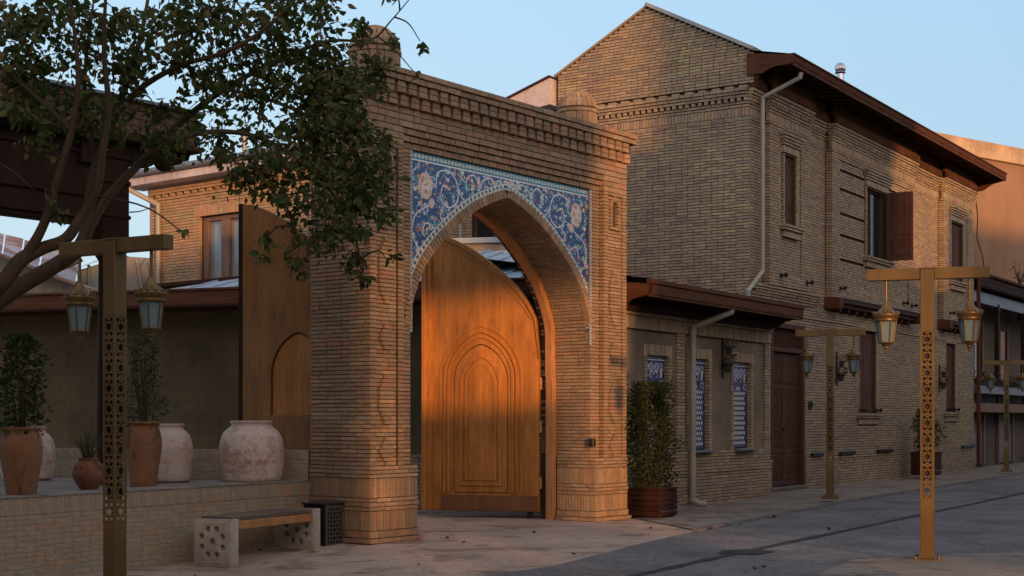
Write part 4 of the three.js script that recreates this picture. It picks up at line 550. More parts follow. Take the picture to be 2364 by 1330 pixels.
const annex = thing('brick_annex', HO, HT, 'low brick and plaster annex with three blue tiled lattice windows and red-brown eave', 'annex');
{
  const B = new Bricks(annex, PAL.house, M.mortarH, 61, 0.011), Z0 = 0.763, fr = frame(new V3(0, 0, Z0), uX, uZ), L0 = -7.0, L1 = -0.71, c = 0.06, wins = [[-5.76, -4.99], [-4.18, -3.41], [-2.35, -1.56]];
  const o = (i) => ({ L: 0.26, off: i % 2 ? 1 : 0.5 });
  for (let i = 0; i < 17; i++) { const y0 = i * 0.0565, y1 = y0 + 0.0565, z = Math.abs(y0 - 0.5) < 0.03 ? -0.02 : y0 < 0.5 ? 0.02 : 0; B.row(fr, y0, y1, L0, L1, z, o(i)); }
  for (let i = 0; i < 36; i++) {
    const y0 = 0.96 + i * 0.0562, y1 = y0 + 0.0562, y = (y0 + y1) / 2; B.row(fr, y0, y1, L1 - 0.24, L1, 0, o(i)); B.row(fr, y0, y1, -4.72, -4.42, 0, o(i)); B.row(fr, y0, y1, L0, L0 + 0.3, 0, o(i));
    if (y < 2.57) for (const [a, b] of wins) { B.row(fr, y0, y1, a - 0.12, a, -0.02, { L: 0.12, off: 1 }); B.row(fr, y0, y1, b, b + 0.12, -0.02, { L: 0.12, off: 1 }); B.row(frame(new V3(b, 0, Z0 - 0.02), uNZ, uNX), y0, y1, 0, 0.2, 0, { L: 0.2 }); }
  }
  for (const [a, b] of wins) B.row(fr, 2.57, 2.76, a - 0.12, b + 0.12, -0.02, { soldier: 0.07 });
  B.row(fr, 2.975, 3.19, L0, L1, 0.03, { soldier: 0.07 }); B.row(fr, 3.19, 3.25, L0, L1, 0.05, o(1));
  B.finish(300);
  const pl = new MB(); for (const [x0, x1, y0, y1] of [[L0 + 0.3, -5.88, 0.96, 2.98], [-4.87, -4.72, 0.96, 2.98], [-4.42, -4.3, 0.96, 2.98], [-3.29, -2.47, 0.96, 2.98], [-1.44, -0.95, 0.96, 2.98], [-5.88, -4.87, 2.76, 2.98], [-4.3, -3.29, 2.76, 2.98], [-2.47, -1.44, 2.76, 2.98]]) pl.box(x0, x1, y0, y1, Z0 - 0.16, Z0 - 0.045); pl.build('plaster_panel', M.plaster, annex);
  const cm = new MB(); cm.box(L0 + 0.02, L1 - 0.02, 0.01, 3.25, -2.4, Z0 - 0.36); cm.box(L0 + 0.02, L1 - 0.02, 0.01, 0.95, Z0 - 0.37, Z0 - 0.09); cm.box(L0 + 0.02, L1 - 0.02, 2.99, 3.24, Z0 - 0.37, Z0 - 0.09); for (const [x0, x1] of [[L0 + 0.02, -5.8], [-4.95, -4.22], [-3.37, -2.39], [-1.52, L1 - 0.02]]) cm.box(x0, x1, 0.96, 2.98, Z0 - 0.355, Z0 - 0.17); cm.build('masonry_core', M.mortarH, annex);
  // the tiled lattice windows
  const W = 256, H = 660, cv = document.createElement('canvas'); cv.width = W; cv.height = H; const g = cv.getContext('2d'), q = mulberry(8);
  g.fillStyle = '#23306e'; g.fillRect(0, 0, W, H); const arc = (x, y, r, a, b, w, col) => { g.strokeStyle = col; g.lineWidth = w; g.beginPath(); g.arc(x, y, r, a, b); g.stroke(); };
  for (let i = 0; i < 260; i++) { g.fillStyle = ['#4f6fae', '#c9d2e0', '#2c4c94', '#d9b45a', '#6f8fc0'][Math.floor(q() * 5)]; g.beginPath(); g.ellipse(q() * W, q() * 400, 3 + q() * 7, 2 + q() * 3, q() * 6, 0, 7); g.fill(); }
  g.fillStyle = '#dfe4ea'; g.fillRect(0, 26, W, 7); g.fillRect(0, 8, W, 4); for (let x = 6; x < W; x += 16) { g.beginPath(); g.arc(x, 18, 4, 0, 7); g.fill(); }
  for (const s of [-1, 1]) { const m = W / 2; arc(m + s * 34, 80, 26, 0, 7, 7, '#e8ecf0'); arc(m + s * 34, 80, 12, 0, 7, 5, '#e8ecf0'); arc(m + s * 26, 130, 20, 0, 7, 6, '#e8ecf0'); arc(m + s * 92, 70, 18, 0, 7, 5, '#dfe6ee'); g.fillStyle = '#d8cf9a'; g.beginPath(); g.ellipse(m + s * 88, 120, 14, 36, 0, 0, 7); g.fill(); arc(m + s * 14, 168, 16, 0, 7, 6, '#e8ecf0'); arc(m + s * 96, 190, 20, 0, 7, 5, '#e8ecf0'); arc(m + s * 100, 250, 16, 0, 7, 5, '#cfd8e6'); for (const [k, w, cl] of [[0, 10, '#182250'], [12, 6, '#e8ecf0'], [26, 5, '#7f9fd0']]) { g.strokeStyle = cl; g.lineWidth = w; g.beginPath(); g.moveTo(m, 205 + k); g.quadraticCurveTo(m + s * 40, 240 + k, m + s * 118, 380 + k); g.stroke(); } }
  const tt = new THREE.CanvasTexture(cv); tt.colorSpace = THREE.SRGBColorSpace; const tm = new THREE.MeshStandardMaterial({ map: tt, roughness: 0.3 });
  const grille = new MB(), hx = 0.095, hy = 0.092, gw = 0.71, y0 = 0.06, y1 = 1.12; { const s = poly2([[-gw / 2, 0], [gw / 2, 0], [gw / 2, y1 - 0.04], [0, 1.28], [-gw / 2, y1 - 0.04]]); for (let r = 0, y = 0.085; y < 1.2; y += hy, r++) for (let k = -4; k <= 4; k++) { const x = (k + (r % 2) * 0.5) * hx; if (Math.abs(x) > gw / 2 - 0.045 || (y + 0.05 > y1 - 0.06 && y + 0.06 > 1.26 - Math.abs(x) * 0.55 - 0.04)) continue; const h = new THREE.Path(); h.moveTo(x, y - 0.036); h.quadraticCurveTo(x + 0.062, y - 0.02, x + 0.018, y + 0.04); h.lineTo(x - 0.018, y + 0.04); h.quadraticCurveTo(x - 0.062, y - 0.02, x, y - 0.036); s.holes.push(h); } grille.add(ext(s, 0.03, 0, 5)); }
  const drop = new MB(); for (let r = 0, y = 0.085; y < 1.2; y += hy, r++) for (let k = -4; k <= 4; k++) { const x = (k + (r % 2) * 0.5) * hx; if (Math.abs(x) > gw / 2 - 0.045 || (y + 0.05 > y1 - 0.06 && y + 0.06 > 1.26 - Math.abs(x) * 0.55 - 0.04)) continue; const h = new THREE.Shape(); h.moveTo(x, y - 0.03); h.quadraticCurveTo(x + 0.056, y - 0.018, x + 0.012, y + 0.034); h.lineTo(x - 0.012, y + 0.034); h.quadraticCurveTo(x - 0.056, y - 0.018, x, y - 0.03); drop.add(ext(h, 0.02, 0, 5)); }
  const dg = drop.geo(), white = std([0.66, 0.66, 0.63], 0.45), gg = grille.geo(), ceramic = std([0.075, 0.10, 0.17], 0.45);
  wins.forEach(([a, b]) => {
    const w = grp('lattice_window', annex, (a + b) / 2, 0.96, Z0 - 0.13), ww = b - a; const bk = new MB(); bk.box(-ww / 2, ww / 2, 0.02, 1.62, -0.12, -0.1); bk.build('dark_room', M.dark, w);
    const ts = poly2([[-ww / 2, 1.62], [-ww / 2, 1.0], [0, 1.31], [ww / 2, 1.0], [ww / 2, 1.62]]), tg = flat(ext(ts, 0.03)); const p = tg.attributes.position, uv = new Float32Array(p.count * 2); for (let i = 0; i < p.count; i++) { uv[2 * i] = p.getX(i) / ww + 0.5; uv[2 * i + 1] = 1 - (1.62 - p.getY(i)) / 1.62; } tg.setAttribute('uv', new THREE.BufferAttribute(uv, 2)); mesh('tile_arch', tg, tm, w).position.z = -0.01;
    mesh('lattice', gg, ceramic, w).position.set(0, 0.03, -0.02); tag(mesh('lattice_drops', dg, white, w), null, null, null, 'stuff').position.set(0, 0.03, -0.006);
    const bl = new MB(); for (const s of [-1, 1]) bl.box(s * (ww / 2 - 0.022), s * (ww / 2 - 0.004), 0.02, 1.02, -0.02, 0.02); bl.build('tile_border', std([0.03, 0.06, 0.24], 0.3), w); const sl = new MB(); sl.box(-ww / 2 - 0.01, ww / 2 + 0.03, -0.03, 0.012, -0.12, 0.24, 0.008); sl.build('sill', M.roofGrey, w);
  });
  const ev = grp('eave', annex), E0 = -7.08, E1 = -0.86, EZ = 1.5, f = new MB(); f.box(E0, E1, 3.44, 3.60, EZ - 0.05, EZ, 0.006); f.box(E0 - 0.02, E1 + 0.02, 3.60, 3.665, EZ - 0.08, EZ + 0.03, 0.008); f.box(E0, E1, 3.40, 3.44, EZ - 0.06, EZ - 0.015, 0.004); f.build('fascia', M.eave, ev);
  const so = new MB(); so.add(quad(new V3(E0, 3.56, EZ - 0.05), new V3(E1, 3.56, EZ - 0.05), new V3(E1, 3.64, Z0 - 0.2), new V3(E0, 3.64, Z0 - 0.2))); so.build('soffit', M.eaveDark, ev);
  for (const x of [E0, E1 - 0.06]) { const bb = new MB(); bb.add(ext(poly2([[Z0 - 2.2, 3.3], [Z0 - 2.2, 3.86], [EZ, 3.60], [EZ, 3.44], [EZ - 0.35, 3.38], [EZ - 0.5, 3.28]]), 0.06).rotateY(-PI / 2), place(x + 0.06, 0, 0)); bb.build('barge_board', M.eave, ev); }
  const wp = new MB(); wp.box(E0 + 0.1, E1 + 0.1, 3.25, 3.38, Z0 - 0.1, Z0 + 0.12, 0.01); wp.box(E0 + 0.1, E1 + 0.1, 3.38, 3.6, Z0 - 0.1, Z0 + 0.04); wp.build('wall_plate', M.eaveDark, ev);
  for (let x = E0 + 0.3; x < E1; x += 0.42) { const r = new MB(); r.add(ext(poly2([[0, 0], [0.7, -0.06], [0.7, -0.14], [0.62, -0.17], [0, -0.14]]), 0.08, 0.004).rotateY(-PI / 2), place(x, 3.6, Z0)); r.build('rafter', M.eaveDark, ev); }
  const rs = new MB(); for (let k = 0; k < 12; k++) { const a = lerp(E0, E1, k / 12), b = lerp(E0, E1, (k + 1) / 12); rs.add(quad(new V3(a, 3.67, EZ + 0.02), new V3(b, 3.67, EZ + 0.02), new V3(b, 4.3, -2.4), new V3(a, 4.3, -2.4))); } rs.build('roof_sheet', M.roofBrown, annex);
  mesh('rain_pipe', triUV(flat(pipe([new V3(-3.98, 3.5, 1.44), new V3(-3.98, 3.36, 1.42), new V3(-4.32, 3.1, 0.86), new V3(-4.32, 0.12, 0.86), new V3(-4.26, 0.06, 0.96), new V3(-4.2, 0.055, 1.06)], 0.055))), M.pipe, annex);
}

// ---------------------------------------------------------------- terrace, parapet, courtyard buildings on the left
const bas = (a, b) => new V3(b[0] - a[0], 0, b[1] - a[1]).normalize();
const terrace = thing('brick_terrace', new V3(), 0, 'raised brick terrace with a cement top left of the gateway', 'terrace');
{
  const A = [-2.534, -17.94], dir = new V3(-0.511, 0, 0.859), n = new V3(0.859, 0, 0.511), B = new Bricks(terrace, PAL.terrace, M.mortarT, 71, 0.0045); B.calm = 0.3; const fr = frame(new V3(A[0], 0, A[1]), dir, n);
  for (let i = 0, y = -0.24; i < 15; i++, y += 0.0535) B.row(fr, y, y + 0.0535, 0.01, 9, 0, { L: 0.24, off: i % 2 ? 1 : 0.5 });
  B.row(fr, 0.5625, 0.735, 0.01, 9, 0.006, { soldier: 0.058, gap: 0.0035 });
  B.finish(300);
  const q = (u, z) => [A[0] + dir.x * u + n.x * z, -(A[1] + dir.z * u + n.z * z)], c = new MB();
  c.add(ext(poly2([q(0, -0.06), q(9, -0.06), [-11, 8], [-13, 21.5], [-6.34, 19.5], [-4.22, 18.68], [-2.62, 18.0]].map(([x, d]) => [x, d])), 0.97, 0).rotateX(-PI / 2), place(0, -0.24, 0)); c.build('terrace_top', M.cement, terrace);
  const nos = new MB(); nos.add(ext(poly2([q(-0.0, 0.012), q(9, 0.012), q(9, -0.5), q(-0.0, -0.5)]), 0.012, 0.004).rotateX(-PI / 2), place(0, 0.731, 0)); nos.build('cement_nosing', M.cement, terrace);
}
const parapet = thing('brick_parapet', new V3(), 0, 'low brick parapet along the back of the terrace', 'low wall');
{
  const pts = [[-2.56, -17.98], [-4.22, -18.62], [-6.34, -19.42], [-12, -21.4]], B = new Bricks(parapet, PAL.terrace, M.mortarT, 73, 0.0045); B.calm = 0.3;
  for (let i = 0; i < 3; i++) { const d = bas(pts[i], pts[i + 1]), n = new V3(-d.z, 0, d.x); if (n.z < 0) n.negate(); const L = Math.hypot(pts[i + 1][0] - pts[i][0], pts[i + 1][1] - pts[i][1]), fr = frame(new V3(pts[i][0], 0, pts[i][1]), d, n); for (let y = 0.73, k = 0; k < 5; k++, y += 0.054) B.row(fr, y, y + 0.054, 0, L, 0, { L: 0.24, off: k % 2 ? 1 : 0.5 }); B.row(fr, 1.0, 1.12, 0, L, 0.005, { soldier: 0.058, gap: 0.005 }); }
  B.finish(0);
  for (const p of [parapet]) { const c = new MB(); for (let i = 0; i < 3; i++) { const a = pts[i], b = pts[i + 1], L = Math.hypot(b[0] - a[0], b[1] - a[1]); c.add(cbox(L, 1.1, 0.12), place((a[0] + b[0]) / 2 - 0.03, 0.56, (a[1] + b[1]) / 2 - 0.095, 0, Math.atan2(-(b[1] - a[1]), b[0] - a[0]), 0)); } c.build('masonry_core', M.mortarT, p); }
}
{ // long low building with plastered wall and pale metal roof
  const P0 = [-7.9, -25.1], P1 = [1.6, -22.0], d = bas(P0, P1), L = Math.hypot(P1[0] - P0[0], P1[1] - P0[1]) - 1.1, t = thing('courtyard_building', new V3(P0[0], 0, P0[1]), Math.atan2(-d.z, d.x), 'long low plastered building with deep eave and pale blue metal roof behind the gateway', 'building');
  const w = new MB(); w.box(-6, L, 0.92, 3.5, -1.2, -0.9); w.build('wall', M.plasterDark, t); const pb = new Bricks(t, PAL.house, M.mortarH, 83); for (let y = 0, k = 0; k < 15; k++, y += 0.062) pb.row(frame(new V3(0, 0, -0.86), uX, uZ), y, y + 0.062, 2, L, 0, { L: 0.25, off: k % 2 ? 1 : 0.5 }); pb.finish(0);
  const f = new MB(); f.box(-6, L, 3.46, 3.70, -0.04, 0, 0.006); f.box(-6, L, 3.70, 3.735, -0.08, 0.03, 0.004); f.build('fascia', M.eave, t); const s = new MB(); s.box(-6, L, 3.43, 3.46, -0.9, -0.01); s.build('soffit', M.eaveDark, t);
  const hx = 2.15, n = 16, rdg = 4.75, zr = -4.6, sp = 2.2;
  for (let k = 0; k < n; k++) { const a = lerp(hx, L, k / n), b = lerp(hx, L, (k + 1) / n), m = new MB(); const za = a < hx + sp ? (a - hx) / sp : 1, zb = b < hx + sp ? (b - hx) / sp : 1; m.add(quad(new V3(a, 3.74, 0.03), new V3(b, 3.74, 0.03), new V3(b, 3.74 + (rdg - 3.74) * zb, zr * zb + 0.03 * (1 - zb)), new V3(a, 3.74 + (rdg - 3.74) * Math.max(za, 0.01), zr * Math.max(0.01, za)))); const Lz = Math.hypot(zr * zb, (rdg - 3.74) * zb); m.add(cbox(0.03, 0.035, Lz, 0.004), place(b, 3.755 + (rdg - 3.74) * zb / 2, zr * zb / 2, Math.atan2(rdg - 3.74, -zr), 0, 0)); m.build('roof_panel', M.roofBlue, t); }
  const hip = new MB(); hip.add(quad(new V3(-6, 3.74, 0.03), new V3(hx, 3.74, 0.03), new V3(hx, 3.9, -1.6), new V3(-6, 3.9, -1.6))); hip.add(quad(new V3(hx, 3.74, 0.03), new V3(hx, 3.742, 0), new V3(hx + sp, rdg, zr), new V3(hx, 3.74, zr))); hip.build('roof_panel', M.roofBlue, t);
  // plain plastered block with a pale coping rising behind
  const b = thing('courtyard_block', new V3(-0.9, 0, -30), rad(-10), 'plain pale plastered block with blue coping seen through the arch', 'building'); const bm = new MB(); bm.box(-0.6, 2.2, 0, 5.2, -2, 0); bm.build('wall', M.plasterPale, b); const cp = new MB(); cp.box(-0.7, 2.3, 5.2, 5.32, -2.1, 0.08, 0.01); cp.build('coping', M.roofBlue, b);
}
{ // brick house behind, catching the last sun
  const t = thing('brick_house', new V3(-5.466, 0, -29), rad(-37.95), 'sunlit tan brick house with gutter and brown window behind the open left gate leaf', 'house'), B = new Bricks(t, PAL.back, M.mortarG, 91), fr = frame(new V3(), uX, uZ), c = 0.063;
  const X0 = -2.99, X1 = 3.3, w = [-1.34, 0.06, 4.42, 5.74], o = (i) => ({ L: 0.26, off: i % 2 ? 1 : 0.5 });
  for (let y = 2.6, i = 0; y < 6.5; y += c, i++) { const ym = y + c / 2, z = ym > 6.3 ? 0.05 : ym > 6.18 ? 0.02 : 0; let s = [[X0, X1]]; for (const h of [w]) if (ym > h[2] && ym < h[3]) s = s.flatMap(([a, b]) => b < h[0] || a > h[1] ? [[a, b]] : [[a, h[0]], [h[1], b]]); if (ym > 6.24 && ym < 6.3) { B.back(fr, X0, X1, y, y + c, -0.01); for (let u = X0; u < X1 - 0.1; u += 0.24) B.one(fr, u + 0.06, ym, 0.04, 0.12, c - 0.008, 0.1); } else for (const [a, b] of s) B.row(fr, y, y + c, a, b, z, o(i)); B.row(frame(new V3(X0, 0, 0), uNZ, uNX), y, y + c, 0, 0.5, 0, o(i)); }
  B.row(fr, 5.74, 5.95, -1.5, 0.2, 0.012, { soldier: 0.075 }); B.finish(300);
  const cm = new MB(); for (const [x0, x1, y0, y1] of [[X0 + 0.02, w[0] - 0.02, 0, 6.5], [w[1] + 0.02, X1, 0, 6.5], [w[0] - 0.02, w[1] + 0.02, 0, 4.4], [w[0] - 0.02, w[1] + 0.02, 5.76, 6.5]]) cm.box(x0, x1, y0, y1, -0.4, -0.075); cm.box(X0 + 0.03, X1, 0, 6.5, -1.6, -0.41); cm.build('masonry_core', M.mortarG, t);
  for (const h of [w]) { const g = grp('window', t), f = new MB(); f.box(h[0], h[0] + 0.16, h[2], h[3], -0.2, -0.1, 0.006); f.box(h[1] - 0.16, h[1], h[2], h[3], -0.2, -0.1, 0.006); f.box(h[0] + 0.16, h[1] - 0.16, h[3] - 0.1, h[3], -0.2, -0.1, 0.006); const m = (h[0] + h[1]) / 2; f.box(m - 0.12, m + 0.12, h[2], h[3] - 0.1, -0.2, -0.09, 0.006); f.build('frame', M.frameBrown, g); const gl = new MB(); gl.box(h[0] + 0.1, h[1] - 0.1, h[2], h[3] - 0.1, -0.17, -0.165); gl.build('pane', h === w ? M.glass : M.winDark, g); if (h === w) { const cu = new MB(); cu.box(h[0] + 0.1, h[1] - 0.1, h[2], h[3], -0.35, -0.33); cu.build('curtain', M.curtain, g); } }
  const ev = grp('eave', t), f = new MB(); f.box(X0 - 0.45, X1, 6.5, 6.66, -0.2, 0.42, 0.01); f.build('fascia', M.whitePanel, ev); const gt = new MB(); gt.add(cyl(0.075, 0.075, X1 - X0 + 0.5, 12), place((X0 + X1) / 2 - 0.2, 6.74, 0.46, 0, 0, PI / 2)); gt.build('gutter', M.roofGrey, ev); const rf = new MB(); rf.add(quad(new V3(X0 - 0.5, 6.7, 0.45), new V3(X1, 6.7, 0.45), new V3(X1, 7.0, -1.65), new V3(X0 - 0.5, 7.0, -1.65))); rf.build('roof_sheet', M.roofGrey, ev);
  mesh('rain_pipe', triUV(flat(pipe([new V3(X0 - 0.3, 6.7, 0.45), new V3(X0 - 0.2, 6.45, 0.4), new V3(X0 + 0.4, 6.1, 0.08), new V3(X0 + 0.4, 3.0, 0.08)], 0.055))), M.pipe, t); mesh('vent_pipe', triUV(flat(pipe([new V3(-1.3, 6.7, -1.2), new V3(-1.3, 7.65, -1.2)], 0.05))), M.pipe, t);
  const cnp = grp('canopy', t), cc = new MB(); cc.box(-2.5, 0.6, 4.28, 4.36, 0, 0.5, 0.01); cc.build('ledge', M.eaveDark, cnp);
}
{ // dark timber pavilion at the far left
  const e = new V3(0.615, 0, -0.7885), t = thing('timber_pavilion', new V3(-3.92, 0, -17.8), GT, 'dark timber pavilion with brick-faced cornice and carved column at left edge', 'pavilion'), X0 = -7, B = new Bricks(t, PAL.dark, M.mortarG, 95), fr = frame(new V3(), uX, uZ);
  const hs = [[4.90, 5.0, 0.02, 0.24], [5.0, 5.1, 0, 0.24], [5.1, 5.2, 0, 0.24], [5.2, 5.29, 0.01, 0.24]]; hs.forEach(([y0, y1, z, L], i) => { B.row(fr, y0, y1, X0, 0, z, { L, off: i % 2 ? 1 : 0.5 }); B.row(frame(new V3(0, 0, 0), uNZ, uX), y0, y1, 0, 3, z, { L, off: i % 2 ? 1 : 0.5 }); }); B.finish(150);
  const m = new MB(); m.box(X0, 0.05, 4.82, 4.895, -3, 0.05, 0.01); m.box(X0, -0.02, 4.9, 5.28, -3, -0.05); m.build('cornice_core', M.eaveDark, t); const cp = new MB(); cp.box(X0, 0.08, 5.29, 5.33, -3.1, 0.08, 0.006); cp.build('roof_edge', M.roofGrey, t);
  const bb = poly2([[-1.6, 4.815], [0.0, 4.815], [-0.02, 4.74], [-0.1, 4.74], [-0.14, 4.68], [-0.24, 4.66], [-0.3, 4.58], [-0.38, 4.6], [-0.44, 4.66], [-0.52, 4.66], [-0.58, 4.6], [-0.68, 4.56], [-0.74, 4.62], [-0.86, 4.58], [-1.05, 4.55], [-1.6, 4.5]]); const br = new MB(); br.add(ext(bb, 0.16, 0.01), place(0, 0, -0.3)); br.build('carved_bracket', M.darkWood, t);
  const lt = new MB(); lt.box(X0, -0.95, 3.80, 4.80, -0.42, -0.2, 0.01); for (const y of [3.86, 4.12, 4.62]) lt.box(X0, -0.96, y, y + 0.05, -0.2, -0.17, 0.01); lt.build('lintel', M.darkWood, t); const cl = new MB(); cl.box(X0, -0.06, 4.78, 4.82, -3, -0.06); cl.build('ceiling', M.darkWood, t);
  const rl = new MB(); rl.box(X0, -1.1, 3.8, 4.8, -3.0, -2.85); rl.build('rear_lintel', M.darkWood, t);
  const col = grp('column', t, -1.12, 0, -0.3), q = new MB(); q.add(lathe([[0.16, 0.72], [0.17, 0.8], [0.12, 0.9], [0.125, 1.3], [0.105, 2.6], [0.10, 3.4], [0.15, 3.48], [0.22, 3.56], [0.22, 3.6], [0.15, 3.62]], 20)); q.build('shaft', M.darkWood, col); const cb = new MB(); cb.box(-0.19, 0.19, 3.62, 4.82, -0.19, 0.19, 0.02); cb.box(-0.205, 0.205, 3.9, 3.95, -0.205, 0.205, 0.015); cb.box(-0.205, 0.205, 4.3, 4.36, -0.205, 0.205, 0.015); cb.box(-0.215, 0.215, 4.6, 4.66, -0.215, 0.215, 0.015); cb.build('capital', M.darkWood, col);
}
{ // roofs of old houses beyond the terrace
  const t = thing('old_house', at(0, 690, 28).setY(0), 0, 'old low house with pale plaster gable and patchy metal roof at far left', 'house'), L = (x, y, d) => at(x, y, d).sub(t.position);
  const w = new MB(), a = [L(-120, 545, 28), L(0, 588, 28), L(166, 652, 28), L(166, 760, 28), L(-120, 760, 28)]; const s = new THREE.Shape(a.map((p) => new THREE.Vector2(p.x, p.y))); w.add(ext(s, 3), place(0, 0, -3)); w.build('wall', M.plasterPale, t);
  const rf = (p, q, r, s2, nm, mt) => { const m = new MB(); for (let k = 0; k < 7; k++) { const t0 = k / 7, t1 = (k + 1) / 7 - 0.01; m.add(quad(p.clone().lerp(q, t0), p.clone().lerp(q, t1), s2.clone().lerp(r, t1).setY(s2.y + (r.y - s2.y) * t1 + (k % 2) * 0.015), s2.clone().lerp(r, t0))); } m.build(nm, mt, t); };
  rf(L(-120, 540, 27.6), L(175, 658, 27.6), L(190, 590, 32), L(-120, 505, 32), 'metal_roof', M.rust); const ed = new MB(); const p0 = L(-120, 541, 27.55), p1 = L(175, 659, 27.55); ed.add(pipe([p0, p1], 0.05, 6)); const p2 = L(100, 640, 27.5), p3 = L(190, 600, 27.8); ed.add(pipe([p2, p3], 0.035, 6)); ed.build('roof_pole', M.frameBrown, t);
  const b = thing('metal_shed', at(270, 690, 31).setY(0), 0, 'pale blue sheet metal shed with a rusty corrugated canopy behind the left lamp', 'shed'), K = (x, y, d) => at(x, y, d).sub(b.position);
  const pw = (x0, x1, yt0, yt1, mt, nm) => { const q = [K(x0, yt0, 31), K(x1, yt1, 31), K(x1, 720, 31), K(x0, 720, 31)]; const m = new MB(); m.add(ext(new THREE.Shape(q.map((p) => new THREE.Vector2(p.x, p.y))), 0.6), place(0, 0, -0.6)); m.build(nm, mt, b); }; pw(178, 292, 625, 590, std([0.36, 0.5, 0.55], 0.6, metS), 'blue_wall'); pw(292, 350, 592, 596, std([0.34, 0.32, 0.30], 0.6, metS), 'grey_wall');
  const po = new MB(); for (const [x, y] of [[205, 612], [316, 602], [344, 602]]) { po.add(pipe([K(x, y, 30.9), K(x + (x > 250 ? 12 : 0), 670, 30.9)], 0.035, 6)); } po.build('white_post', M.curtain, b, 'stuff'); const cn = new MB(); const ca = K(170, 622, 30.5), cb = K(258, 588, 30.5); for (let k = 0; k < 9; k++) { const u = ca.clone().lerp(cb, k / 9), v = ca.clone().lerp(cb, (k + 1) / 9); cn.add(quad(u, v, v.clone().add(new V3(-0.1, 0.25 + (k % 2) * 0.03, -1.4)), u.clone().add(new V3(-0.1, 0.25 + (k % 2) * 0.03, -1.4)))); } cn.build('corrugated_canopy', M.rust, b);
}
